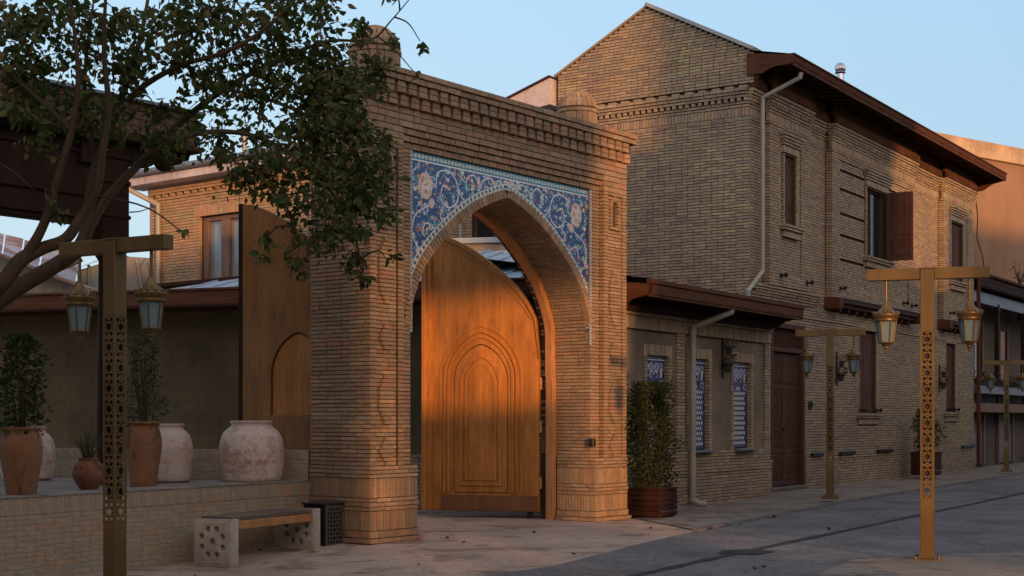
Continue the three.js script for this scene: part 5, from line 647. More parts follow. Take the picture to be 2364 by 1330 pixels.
// ---------------------------------------------------------------- far right: balcony house, plastered wall
{
  const t = thing('balcony_house', HO, HT, 'dark balcony house with timber posts and flower boxes at far right', 'house'), X0 = 16.55, X1 = 34, ZW = -1.3, ZF = -0.25;
  const w = new MB(); w.box(X0, X1, 0, 5.9, ZW - 3, ZW); w.box(X0, X1, 0, 1.75, ZW, ZF - 0.5); w.build('wall', std([0.13, 0.10, 0.08], 0.95, plasS), t);
  const wb = new MB(); for (const [a, b] of [[17.35, 19.0], [21.0, 22.3], [24.3, 25.6], [27.6, 28.9]]) for (let k = 0; k < 2; k++) wb.box(a + 0.02 + k * (b - a - 0.16), a + 0.14 + k * (b - a - 0.16), 2.3, 4.9, ZW, ZW + 0.05, 0.008); wb.build('window_trim', M.plaster, t, 'stuff');
  for (const a of [17.45, 21.1, 24.4, 27.7]) { const g = grp('window', t), f = new MB(); const b = a + 1.05; f.box(a, b, 4.62, 4.7, ZW - 0.02, ZW + 0.06, 0.006); f.box(a, a + 0.07, 2.9, 4.62, ZW - 0.02, ZW + 0.06, 0.006); f.box(b - 0.07, b, 2.9, 4.62, ZW - 0.02, ZW + 0.06, 0.006); f.box(a, b, 2.82, 2.9, ZW - 0.02, ZW + 0.08, 0.006); f.build('frame', M.shutter, g); const p = new MB(); p.box(a + 0.07, b - 0.07, 2.9, 4.62, ZW, ZW + 0.015); p.build('pane', M.winDark, g); }
  for (const a of [18.3, 22.0, 26]) { const g = grp('door', t), d = new MB(); d.box(a, a + 1.7, 0.08, 1.68, ZF - 0.5, ZF - 0.45, 0.01); d.build('door_leaf', M.plasterPale.clone(), g); g.children[0].material.color.setRGB(0.2, 0.23, 0.25); const f = new MB(); f.box(a - 0.14, a, 0.05, 1.7, ZF - 0.5, ZF - 0.38, 0.01); f.box(a + 1.7, a + 1.84, 0.05, 1.7, ZF - 0.5, ZF - 0.38, 0.01); f.build('door_frame', M.frameBrown, g); }
  const fl = new MB(); fl.box(X0 + 0.05, X1, 1.74, 2.02, ZF - 0.9, ZF + 0.15, 0.012); fl.build('balcony_beam', std([0.22, 0.10, 0.045], 0.6, woodH), t);
  for (const x of [16.75, 20.1, 23.5, 27]) { const p = new MB(); p.box(x - 0.07, x + 0.07, 2.02, 5.2, ZF - 0.07, ZF + 0.07, 0.012); p.box(x - 0.16, x + 0.16, 4.95, 5.06, ZF - 0.09, ZF + 0.09, 0.02); p.build('post', M.darkWood, t); }
  const rl = new MB(); rl.box(X0 + 0.1, X1, 2.72, 2.8, ZF - 0.03, ZF + 0.03, 0.01); for (let x = X0 + 0.2; x < 30; x += 0.14) rl.box(x, x + 0.035, 2.02, 2.72, ZF - 0.015, ZF + 0.015); rl.build('railing', M.iron, t);
  const bx = new MB(); bx.box(X0 + 0.2, 30, 2.3, 2.55, ZF + 0.05, ZF + 0.25, 0.02); bx.build('flower_box', M.roofGrey, t);
  const fz = new MB(); fz.box(X0 + 0.05, X1, 5.1, 5.45, ZF - 0.05, ZF + 0.04, 0.01); fz.build('frieze_board', M.roofGrey, t); const fr2 = new MB(); for (let x = X0 + 0.1; x < 30; x += 0.2) fr2.add(ext(poly2([[0, 0], [0.19, 0], [0.15, -0.16], [0.095, -0.24], [0.04, -0.16]]), 0.02), place(x, 5.72, ZF + 0.28)); fr2.build('eave_fringe', M.darkWood, t, 'stuff');
  const ev = new MB(); ev.box(X0 - 0.1, X1, 5.72, 5.86, ZF - 0.2, ZF + 0.32, 0.01); ev.box(X0 - 0.1, X1, 5.86, 5.92, ZF - 0.3, ZF + 0.42, 0.01); ev.build('eave_board', M.roofBrown, t); const rf = new MB(); rf.add(quad(new V3(X0 - 0.1, 5.93, ZF + 0.42), new V3(X1, 5.93, ZF + 0.42), new V3(X1, 7.0, -4), new V3(X0 - 0.1, 7.0, -4))); rf.build('roof_sheet', M.roofBrown, t);
  mesh('rain_pipe', triUV(flat(pipe([new V3(16.62, 5.7, 0.1), new V3(16.62, 0.1, 0.1)], 0.06))), M.eave, t);
  const c = thing('plastered_building', new V3(15.25, 0, -52), Math.atan2(3.4, 4.59), 'tall orange plastered building with pale parapet behind the balcony house', 'building'), m = new MB(); m.box(-8, 30, 0, 11.35, -6, 0); m.build('wall', M.plasterOrange, c); const p = new MB(); p.box(-8.05, 30, 11.35, 11.98, -6, 0.12, 0.02); p.build('parapet', std([0.6, 0.43, 0.27], 0.9, plasS), c);
}
// ---------------------------------------------------------------- street lamps
{
  const S = 0.14, plate = (() => { const u = 0.175, s = poly2([[-S / 2 + 0.012, 0], [S / 2 - 0.012, 0], [S / 2 - 0.012, u], [-S / 2 + 0.012, u]]), hole = (x, y, r, n, rot = 0) => { const h = new THREE.Path(); for (let k = 0; k < n; k++) { const a = rot + k / n * 2 * PI; k ? h.lineTo(x + r * Math.cos(a), y + r * Math.sin(a)) : h.moveTo(x + r * Math.cos(a), y + r * Math.sin(a)); } h.closePath(); s.holes.push(h); };
    hole(0, u / 2, 0.0315, 10); for (const q of [-1, 1]) { hole(q * 0.046, u / 2, 0.0095, 4); hole(q * 0.041, u / 2 + 0.026, 0.0105, 4); hole(q * 0.041, u / 2 - 0.026, 0.0105, 4); for (const y of [0.028, u - 0.028]) { hole(q * 0.03, y, 0.019, 6, 0); } } hole(0, 0.038, 0.0125, 4, PI / 4); hole(0, u - 0.038, 0.0125, 4, PI / 4); for (const y of [0.007, u - 0.007]) hole(0, y, 0.0055, 6); return ext(s, 0.004, 0, 4); })();
  const one = new MB(); for (let k = 0; k < 10; k++) one.add(plate, place(0, 0.66 + k * 0.175, 0)); const panel = one.geo();
  const pb = new MB(); pb.box(-S / 2, S / 2, 0.03, 0.66, -S / 2, S / 2, 0.004); pb.box(-S / 2, S / 2, 2.41, 3.06, -S / 2, S / 2, 0.004); for (const x of [-1, 1]) for (const z of [-1, 1]) pb.box(x * (S / 2 - 0.012), x * S / 2, 0.66, 2.41, z * (S / 2 - 0.012), z * S / 2); const poleG = pb.geo();
  const bp = new MB(); bp.box(-0.15, 0.15, 0, 0.03, -0.15, 0.15, 0.006); for (const x of [-1, 1]) for (const z of [-1, 1]) bp.add(cyl(0.016, 0.016, 0.03, 8), place(x * 0.115, 0.042, z * 0.115)); const baseG = bp.geo();
  const lan = {}; { const m = new MB(); const R0 = 0.075, R1 = 0.105, y0 = 0.11, y1 = 0.335; for (let k = 0; k < 6; k++) { const a = k / 6 * 2 * PI; m.add(tube([new V3(Math.cos(a) * R0, y0, Math.sin(a) * R0), new V3(Math.cos(a) * R1, y1, Math.sin(a) * R1)], 0.008, 6)); } m.add(lathe([[0.0, 0.1], [0.085, 0.1], [0.088, 0.112], [0.07, 0.118]], 6)); lan.frame = m.geo();
    lan.pane = []; for (let k = 0; k < 6; k++) { const a = k / 6 * 2 * PI, b = (k + 1) / 6 * 2 * PI, i = 0.96; lan.pane.push(quad(new V3(Math.cos(a) * R0 * i, y0, Math.sin(a) * R0 * i), new V3(Math.cos(b) * R0 * i, y0, Math.sin(b) * R0 * i), new V3(Math.cos(b) * R1 * i, y1, Math.sin(b) * R1 * i), new V3(Math.cos(a) * R1 * i, y1, Math.sin(a) * R1 * i))); }
    const c = new MB(); c.add(lathe([[0.105, 0.33], [0.118, 0.335], [0.12, 0.35], [0.112, 0.36], [0.128, 0.38], [0.138, 0.4], [0.132, 0.415], [0.1, 0.43], [0.075, 0.455], [0.05, 0.48], [0.045, 0.5], [0.03, 0.515], [0.034, 0.53], [0.014, 0.545], [0, 0.545]], 24)); for (let k = 0; k < 12; k++) { const a = k / 12 * 2 * PI; c.add(new THREE.SphereGeometry(0.014, 6, 4), place(Math.cos(a) * 0.13, 0.425, Math.sin(a) * 0.13)); } lan.cap = c.geo(); const f = new MB(); f.add(lathe([[0, 0], [0.012, 0.008], [0.016, 0.02], [0.008, 0.032], [0.026, 0.045], [0.03, 0.06], [0.018, 0.07], [0.045, 0.085], [0.05, 0.1]], 16)); lan.finial = f.geo(); }
  const first = thing('street_lamp', new V3(), 0, '', 'street lamp', 'brass T-shaped street lamps');
  mesh('base_plate', baseG, M.brass, first); mesh('pole', poleG, M.brass, first); for (let k = 0; k < 4; k++) { const p = mesh('pierced_panel', panel, M.brass, first); p.rotation.y = k * PI / 2; p.position.set(Math.sin(k * PI / 2) * (S / 2 - 0.004), 0, Math.cos(k * PI / 2) * (S / 2 - 0.004)); }
  const ln = new MB(); ln.box(-0.045, 0.045, 0.86, 2.405, -0.045, 0.045); ln.build('liner', M.iron, first);
  const am = new MB(); am.box(-0.62, -0.071, 2.955, 3.075, -0.055, 0.055, 0.004); am.box(0.071, 0.62, 2.955, 3.075, -0.055, 0.055, 0.004); am.box(-S / 2 - 0.002, S / 2 + 0.002, 3.061, 3.078, -S / 2 - 0.002, S / 2 + 0.002, 0.003); am.build('arm', M.brass, first);
  for (const x of [-0.42, 0.42]) { const l = grp('lantern', first, x, 2.19, 0); mesh('frame', lan.frame, M.brass, l); for (const p of lan.pane) mesh('pane', p, M.glassFrost, l); mesh('cap', lan.cap, M.brass, l); mesh('finial', lan.finial, M.brass, l); const r = new MB(); r.add(cyl(0.013, 0.013, 0.235, 8), place(0, 0.655, 0)); r.build('rod', M.brass, l); }
  const put = (x, d, y, turn, label) => { const o = used.lampPut ? first.clone() : first; if (used.lampPut) { o.name = numbered('street_lamp'); scene.add(o); } used.lampPut = 1; o.userData = { ...o.userData, label }; o.position.set(x, y, -d); o.rotation.y = turn; };
  put(-3.39, 12.2, -0.03, rad(-30), 'tall brass street lamp in the left foreground before the terrace jars'); put(4.36, 15.0, 0.02, rad(-18), 'brass street lamp on the near pavement at right, lanterns warmed by sun'); put(5.79, 26.0, 0.075, rad(-18), 'brass street lamp on the pavement beside the carved door'); put(13.7, 39.6, 0.075, rad(-18), 'small distant brass street lamp before the balcony house');
}
// ---------------------------------------------------------------- bench, bin, jars, pots
{
  const p0 = gW(-2.25, 0, 0.07), dirx = gDir(1.686, -0.386).normalize(), t = thing('bench', new V3(p0.x, -0.10, p0.z), Math.atan2(-dirx.z, dirx.x), 'bench with timber slats on two pierced stone end blocks against the terrace', 'bench');
  const hole = (s, x, y, r) => { const h = new THREE.Path(); h.absarc(x, y, r, 0, 2 * PI); s.holes.push(h); };
  for (const [x, tl] of [[0, 0], [1.64, 0.06]]) { const b = grp('end_block', t, x, tl * 0.4, 0), s = poly2([[-0.5, 0], [0, 0], [0, 0.52], [-0.5, 0.52]]); for (let k = 0; k < 8; k++) { const a = (k + 0.5) / 8 * 2 * PI; hole(s, -0.25 + 0.15 * Math.cos(a), 0.27 + 0.15 * Math.sin(a), 0.033); } hole(s, -0.25, 0.27, 0.036); const g = new MB(); g.add(ext(s, 0.05, 0.006, 12)); g.add(cbox(0.5, 0.52, 0.09, 0.008), place(-0.25, 0.26, 0.095)); const m = g.geo(); m.rotateY(-PI / 2); m.scale(-1, 1, 1); const idx = m.attributes.position; for (let i = 0; i < idx.count; i += 3) for (const a of ['position', 'normal', 'uv']) { const at2 = m.attributes[a], q = at2.itemSize, arr = at2.array; for (let c = 0; c < q; c++) { const u = arr[(i + 1) * q + c]; arr[(i + 1) * q + c] = arr[(i + 2) * q + c]; arr[(i + 2) * q + c] = u; } } mesh('block', m, M.stone, b);
    const rm = new MB(); for (const [x0, x1, y0, y1] of [[-0.48, -0.02, 0.03, 0.06], [-0.48, -0.02, 0.46, 0.49], [-0.48, -0.45, 0.06, 0.46], [-0.05, -0.02, 0.06, 0.46]]) rm.box(-0.012, 0.0, y0, y1, x0, x1, 0.005); for (let i = 0; i < 7; i++) for (let j = 0; j < 7; j++) { const zx = -0.43 + i * 0.06, y = 0.085 + j * 0.06, cx = zx + 0.25, cy = y - 0.27, r = Math.hypot(cx, cy); if (Math.abs(r - 0.15) > 0.045 && r > 0.05) rm.box(-0.009, 0, y - 0.016, y + 0.016, zx - 0.016, zx + 0.016, 0.005); } rm.build('carved_face', M.stone, b); }
  for (let k = 0; k < 6; k++) { const s = new MB(); s.box(0.06, 1.72, 0.50, 0.545, -0.45 + k * 0.072, -0.45 + k * 0.072 + 0.06, 0.006); s.build('slat', k === 9 ? M.doorFrame : std([0.19, 0.145, 0.11], 0.8, woodH), t); } const ap = new MB(); ap.box(0.15, 1.66, 0.40, 0.49, -0.06, -0.02, 0.006); ap.build('apron', M.doorFrame, t);
  const b0 = gW(-0.345, 0, -0.42), bn = thing('litter_bin', new V3(b0.x, groundY(b0.x, b0.z) - 0.01, b0.z), GT, 'black iron litter bin with pierced side between bench and gateway', 'bin'), bm = new MB(); bm.box(0, 0.30, 0.02, 0.50, -0.38, -0.006, 0.008); bm.build('body', M.black, bn);
  const ps = poly2([[0, 0], [0.3, 0], [0.3, 0.5], [0, 0.5]]); for (let i = 0; i < 5; i++) for (let j = 0; j < 9; j++) hole(ps, 0.05 + i * 0.05, 0.05 + j * 0.05, (i + j) % 2 ? 0.022 : 0.016); const pm = new MB(); pm.add(ext(ps, 0.006, 0, 6)); pm.build('pierced_front', std([0.22, 0.195, 0.165], 0.5, metS, null, 0, { metalness: 0.4 }), bn); const sl = new MB(); for (let y = 0.04; y < 0.47; y += 0.055) sl.box(-0.012, 0, y, y + 0.035, -0.38, -0.01, 0.003); sl.build('side_slats', M.iron, bn, 'stuff'); const tp = new MB(); tp.box(-0.02, 0.32, 0.50, 0.525, -0.4, 0.02, 0.008); tp.build('lid', M.iron, bn);
}
function wobble(g, a, f, seed) { const p = g.attributes.position; for (let i = 0; i < p.count; i++) { const x = p.getX(i), y = p.getY(i), z = p.getZ(i), an = Math.atan2(z, x), r = Math.hypot(x, z), k = 1 + a * (fbm(an / (2 * PI) * 8 + 8, y * f + 8, 8, 64, seed, 3) - 0.5); if (r > 1e-4) { p.setX(i, x * k); p.setZ(i, z * k); } } g.computeVertexNormals(); return g; }
function jar(name, pos, label, pts, mat, seed, cat = 'jar', group) { const t = thing(name, pos, seed, label, cat, group); mesh('body', wobble(lathe(new THREE.CatmullRomCurve3(pts.map(([r, y]) => new V3(r, y, 0))).getPoints(46).map((v) => [Math.max(0.001, v.x), v.y]), 48), 0.05, 5, seed), mat, t); return t; }
const big = [[0.30, 0], [0.35, 0.02], [0.385, 0.16], [0.40, 0.34], [0.385, 0.5], [0.33, 0.62], [0.26, 0.685], [0.245, 0.71], [0.262, 0.735], [0.268, 0.75], [0.235, 0.755], [0.225, 0.68], [0.3, 0.5], [0.2, 0.3]], amph = [[0.135, 0], [0.145, 0.02], [0.165, 0.18], [0.2, 0.42], [0.205, 0.55], [0.185, 0.65], [0.165, 0.69], [0.185, 0.72], [0.19, 0.74], [0.155, 0.745], [0.15, 0.66], [0.1, 0.62]];
jar('washed_jar', new V3(-3.23, 0.735, -17.72), 'large whitewashed clay jar standing alone on the terrace above the bench', big, M.wash, 2); jar('washed_jar', new V3(-4.3, 0.735, -17.75), 'whitewashed clay jar half hidden behind the middle terracotta pot', big.map(([r, y]) => [r * 0.84, y * 0.95]), M.wash, 5); jar('washed_jar', new V3(-6.22, 0.735, -18.35), 'whitewashed clay jar behind the leftmost terracotta pot', big.map(([r, y]) => [r * 0.86, y * 0.9]), M.wash, 9);
{ // gable of a further brick house glimpsed through the top of the arch
  const t = thing('brick_house', new V3(-1.9, 0, -33), rad(-12), 'upper wall of a brick house with dark window glimpsed through the top of the arch', 'house'), B = new Bricks(t, PAL.house, M.mortarH, 97, 0.012), fr = frame(new V3(), uX, uZ);
  for (let y = 3.4, i = 0; y < 7.4; y += 0.064, i++) { const ym = y + 0.032; for (const [a, b] of ym > 5.0 && ym < 6.9 ? [[-1.5, 1.0], [2.0, 4]] : [[-1.5, 4]]) B.row(fr, y, y + 0.064, a, b, 0, { L: 0.26, off: i % 2 ? 1 : 0.5 }); } B.finish(0);
  const c = new MB(); c.box(-1.5, 1.0, 0, 7.4, -2, -0.08); c.box(2.0, 4, 0, 7.4, -2, -0.08); c.box(1.0, 2.0, 0, 5, -2, -0.08); c.box(1.0, 2.0, 6.9, 7.4, -2, -0.08); c.build('masonry_core', M.mortarH, t); const w = grp('window', t), g = new MB(); g.box(1.0, 2.0, 5, 6.9, -0.3, -0.28); g.build('pane', M.winDark, w); const f = new MB(); f.box(1.46, 1.54, 5, 6.9, -0.28, -0.2, 0.006); f.box(1.0, 1.08, 5, 6.9, -0.28, -0.2, 0.006); f.box(1.92, 2.0, 5, 6.9, -0.28, -0.2, 0.006); f.build('frame', M.shutter, w); mesh('rain_pipe', triUV(flat(pipe([new V3(0.75, 7.3, 0.08), new V3(0.75, 3, 0.08)], 0.05))), M.pipe, t);
}

// ---------------------------------------------------------------- leaves, potted plants, tree
const leafG = (() => { const P = [[0, 0, 0], [0.30, 0.32, 0.06], [0.24, 0.62, 0.05], [0, 1, -0.04], [-0.24, 0.62, 0.05], [-0.30, 0.32, 0.06], [0, 0.45, -0.02]], I = [0, 1, 6, 1, 2, 6, 2, 3, 6, 3, 4, 6, 4, 5, 6, 5, 0, 6], g = new THREE.BufferGeometry(); g.setAttribute('position', new THREE.Float32BufferAttribute(P.flat(), 3)); g.setIndex(I); const q = g.toNonIndexed(); q.computeVertexNormals(); return q; })();
const leafMat = new THREE.MeshPhysicalMaterial({ color: 0xffffff, roughness: 0.9, specularIntensity: 0.35, transmission: 0.3, thickness: 0, side: THREE.DoubleSide });
const leafMats = new Map(); const leafTone = (c) => { const k = c.map((x) => x.toFixed(3)).join(); if (!leafMats.has(k)) leafMats.set(k, new THREE.MeshPhysicalMaterial({ color: lin(...c), roughness: 0.9, specularIntensity: 0.35, transmission: 0.3, thickness: 0, side: THREE.DoubleSide })); return leafMats.get(k); };
function leafMatrix(p, dir, s, r) { const y = dir.clone().normalize(), x = new V3(r() - 0.5, r() - 0.5, r() - 0.5).cross(y).normalize(), z = x.clone().cross(y); return M4().makeBasis(x.multiplyScalar(s * (0.75 + 0.4 * r())), y.multiplyScalar(s), z.multiplyScalar(s)).setPosition(p); }
function foliage(name, parent, list, tones, seed, singles = 0) {   // list: [position, direction, size]
  const r = mulberry(seed), all = list.map(([p, d, s]) => ({ m: leafMatrix(p, d, s, r), c: tones[Math.floor(r() * tones.length)], s, p }));
  let pool = all;
  if (singles) { parent.updateMatrixWorld(true); const w = new V3(), n = new V3(), mm = new THREE.Matrix4(); for (const a of all) { mm.multiplyMatrices(parent.matrixWorld, a.m); w.setFromMatrixPosition(mm); n.setFromMatrixColumn(mm, 2).normalize(); const d = -w.z, x = CX + F * w.x / d, y = CY - F * (w.y - EYE) / d, to = camera.position.clone().sub(w).normalize(); a.k = x > 0 && x < 2364 && y > 0 && y < 1330 ? Math.abs(n.dot(to)) * a.s * a.s / (d * d) : 0; } const ord = all.slice().sort((a, b) => b.k - a.k), top = new Set(ord.slice(0, singles)); for (const a of top) { const o = new THREE.Mesh(leafG, leafTone(a.c)); o.name = 'leaf'; o.castShadow = o.receiveShadow = true; a.m.decompose(o.position, o.quaternion, o.scale); parent.add(o); } pool = all.filter((a) => !top.has(a)); }
  const im = new THREE.InstancedMesh(leafG, leafMat, pool.length); im.name = name; im.userData.kind = 'stuff'; im.castShadow = im.receiveShadow = true; const c = new THREE.Color(); pool.forEach((a, i) => { im.setMatrixAt(i, a.m); im.setColorAt(i, c.setRGB(...a.c)); }); parent.add(im); return im;
}
const GREEN = [[0.035, 0.06, 0.016], [0.05, 0.075, 0.02], [0.04, 0.055, 0.02], [0.065, 0.085, 0.025], [0.03, 0.045, 0.014]], OLIVE = [[0.06, 0.07, 0.03], [0.045, 0.06, 0.028], [0.08, 0.085, 0.035], [0.04, 0.05, 0.025]], BOX = [[0.05, 0.075, 0.018], [0.075, 0.09, 0.02], [0.11, 0.10, 0.022], [0.04, 0.06, 0.016], [0.09, 0.10, 0.03]], TREE = [[0.05, 0.078, 0.02], [0.066, 0.098, 0.024], [0.04, 0.062, 0.017], [0.10, 0.115, 0.03], [0.055, 0.082, 0.02], [0.075, 0.105, 0.026], [0.14, 0.10, 0.035]];
function shrub(parent, y0, h, rx, n, s, tones, seed, shape, stems = 5, twist = 0.35) {     // a bush growing from y0 inside its pot
  const r = mulberry(seed), L = [], m = new MB(), ends = [];
  for (let k = 0; k < stems; k++) { const a = k / stems * 2 * PI + r(), R1 = rx * (0.35 + 0.4 * r()), top = new V3(Math.cos(a) * R1, y0 + h * (0.6 + 0.4 * r()), Math.sin(a) * R1), pts = [new V3(Math.cos(a) * 0.03, y0, Math.sin(a) * 0.03), new V3(Math.cos(a) * R1 * 0.4, lerp(y0, top.y, 0.45), Math.sin(a) * R1 * 0.4), top]; m.add(limb(pts, [0.011, 0.007, 0.003], 5, 5)); ends.push(pts); }
  for (let i = 0; i < n; i++) { const t = Math.pow(r(), 0.85), w = shape(t) * rx, a = r() * 2 * PI, q = Math.sqrt(r()) * (0.55 + 0.45 * r()), k = 1 + twist * (vnoise(a * 1.3 + 5, t * 5, 64, 64, seed) - 0.5) * 2, p = new V3(Math.cos(a) * w * q * k, y0 + t * h, Math.sin(a) * w * q * k); L.push([p, new V3(Math.cos(a) + (r() - 0.5) * 1.6, 0.5 + (r() - 0.6) * 1.8, Math.sin(a) + (r() - 0.5) * 1.6), s * (0.7 + 0.6 * r())]); }
  m.build('stem', M.bark, parent); foliage('foliage', parent, L, tones, seed + 1);
}
const soil = (t, r, y) => { const m = new MB(); m.add(cyl(r, r, 0.02, 20), place(0, y, 0)); m.build('soil', M.soil, t); };
{
  const a = jar('potted_shrub', new V3(-4.98, 0.735, -14.5), 'tall terracotta jar with a dense dark green shrub at left edge', amph.map(([r, y]) => [r * 1.02, y * 0.93]), M.clay, 12, 'potted plant', null); soil(a, 0.14, 0.62); shrub(a, 0.62, 1.02, 0.27, 1500, 0.05, GREEN, 112, (t) => 0.7 + 0.5 * Math.sin(t * 3 + 0.3) - 0.3 * Math.max(0, t - 0.7), 7, 0.5);
  const b = jar('potted_shrub', new V3(-4.22, 0.735, -16.36), 'terracotta jar with a loose airy shrub just right of the left street lamp', amph, M.clay, 15, 'potted plant', null); soil(b, 0.14, 0.66); shrub(b, 0.66, 1.1, 0.30, 800, 0.045, OLIVE, 120, (t) => t < 0.35 ? 0.75 + t : 0.95 - 0.35 * t, 11, 0.6);
  const c = jar('potted_grass', new V3(-4.62, 0.735, -15.6), 'small round terracotta pot with thin grass between the two tall jars', [[0.085, 0], [0.095, 0.015], [0.15, 0.1], [0.175, 0.17], [0.16, 0.25], [0.115, 0.31], [0.105, 0.33], [0.115, 0.345], [0.095, 0.35], [0.09, 0.28], [0.05, 0.25]], M.clayRed, 18, 'potted plant', null); soil(c, 0.085, 0.28);
  { const r = mulberry(77), g = new MB(); for (let k = 0; k < 90; k++) { const an = r() * 2 * PI, q = 0.05 + 0.22 * r(), h = 0.2 + 0.25 * r(); const p0 = new V3(Math.cos(an) * 0.04 * r(), 0.28, Math.sin(an) * 0.04 * r()), p2 = new V3(Math.cos(an) * q, 0.28 + h, Math.sin(an) * q); g.add(limb([p0, p0.clone().lerp(p2, 0.5).add(new V3(0, 0.05, 0)), p2], [0.0035, 0.0028, 0.001], 3, 4)); } g.build('grass_blades', std([0.07, 0.08, 0.03], 0.9), c, 'stuff'); }
  // timber planters on the pavement
  const planter = (pos, turn, w, d, h, label, seed, sh, srx, n) => { const t = thing('planter_shrub', pos, turn, label, 'potted plant'), nb = Math.round(h / 0.1); for (let k = 0; k < nb; k++) for (const [x0, x1, z0, z1] of [[-w / 2, w / 2, d / 2 - 0.025, d / 2], [-w / 2, w / 2, -d / 2, -d / 2 + 0.025], [-w / 2, -w / 2 + 0.025, -d / 2 + 0.026, d / 2 - 0.026], [w / 2 - 0.025, w / 2, -d / 2 + 0.026, d / 2 - 0.026]]) { const m = new MB(); m.box(x0, x1, 0.04 + k * (h - 0.06) / nb, 0.04 + (k + 1) * (h - 0.06) / nb - 0.008, z0, z1, 0.004); m.build('board', M.planter, t); } const m = new MB(); m.box(-w / 2 - 0.012, w / 2 + 0.012, h - 0.02, h + 0.01, -d / 2 - 0.012, d / 2 + 0.012, 0.005); m.build('rim', M.planter, t); const i = new MB(); i.box(-w / 2 + 0.03, w / 2 - 0.03, 0.02, h + 0.012, -d / 2 + 0.03, d / 2 - 0.03); i.build('soil', M.soil, t); const st = new MB(), q = mulberry(seed); for (let k = 0; k < 5; k++) st.add(new THREE.SphereGeometry(0.01, 6, 4), place(-w / 2 + 0.1 + k * (w - 0.2) / 4, h * 0.24, d / 2)); st.build('bolt', M.steel, t, 'stuff'); shrub(t, h, sh, srx, n, 0.052, BOX, seed, (v) => Math.min(1, 0.72 + v * 1.2) * (1 - 0.42 * Math.max(0, v - 0.5) * 1.6), 7, 0.5); return t; };
  planter(new V3(2.13, 0.0, -22.0), HT, 0.62, 0.62, 0.46, 'dark red timber planter with a yellow-green clipped shrub against the gateway pillar', 131, 1.62, 0.46, 6600);
  const p2 = hW(9.75, 0.075, 0.62); planter(p2, HT, 0.66, 0.6, 0.6, 'dark timber planter with a small shrub by the far house wall', 141, 1.1, 0.42, 2600);
  // flower pots hung on the walls
  const hang = (u, y, z, label, seed) => { const t = thing('wall_planter', hW(u, y, z), HT, label, 'hanging plant'); const b = new MB(); b.box(-0.015, 0.015, -0.35, 0.42, -0.1, -0.07); b.add(new THREE.TorusGeometry(0.1, 0.008, 6, 16), place(0, -0.12, 0.02, PI / 2, 0, 0)); b.add(new THREE.TorusGeometry(0.08, 0.008, 6, 16), place(0.05, 0.2, 0.02, PI / 2, 0, 0)); b.build('bracket', M.iron, t); for (const [x, yy, s] of [[0, -0.26, 0.8], [0.05, 0.06, 0.6]]) { const p = new MB(); p.add(lathe([[0, 0], [0.07 * s, 0], [0.105 * s, 0.2 * s], [0.115 * s, 0.205 * s], [0.112 * s, 0.225 * s], [0.09 * s, 0.22 * s], [0.085 * s, 0.18 * s]], 18), place(x, yy, 0.02)); p.build('pot', potDark, t); const r = mulberry(seed + yy * 10), L = []; for (let k = 0; k < 120; k++) { const a = r() * 7, q = 0.13 * Math.sqrt(r()); L.push([new V3(x + Math.cos(a) * q, yy + 0.2 * s + r() * 0.18, 0.03 + Math.sin(a) * q), new V3(Math.cos(a), 0.6 - r(), Math.sin(a)), 0.045]); } foliage('foliage', t, L, k2(yy), seed + 3); } return t; };
  const potDark = std([0.13, 0.075, 0.045], 0.9, fineS); const k2 = (y) => y > 0 ? [[0.16, 0.12, 0.05], [0.10, 0.08, 0.04], [0.3, 0.2, 0.16]] : [[0.05, 0.05, 0.02], [0.22, 0.05, 0.05], [0.04, 0.07, 0.05]];
  hang(-2.82, 2.62, 0.82, 'two small flower pots hung on the annex wall between tiled windows', 151); hang(4.95, 2.65, 0.1, 'pair of small plants hung on the house wall behind the middle lamp', 156); hang(12.96, 2.62, 0.1, 'pair of small plants hung on the house wall near its far window', 161);
}
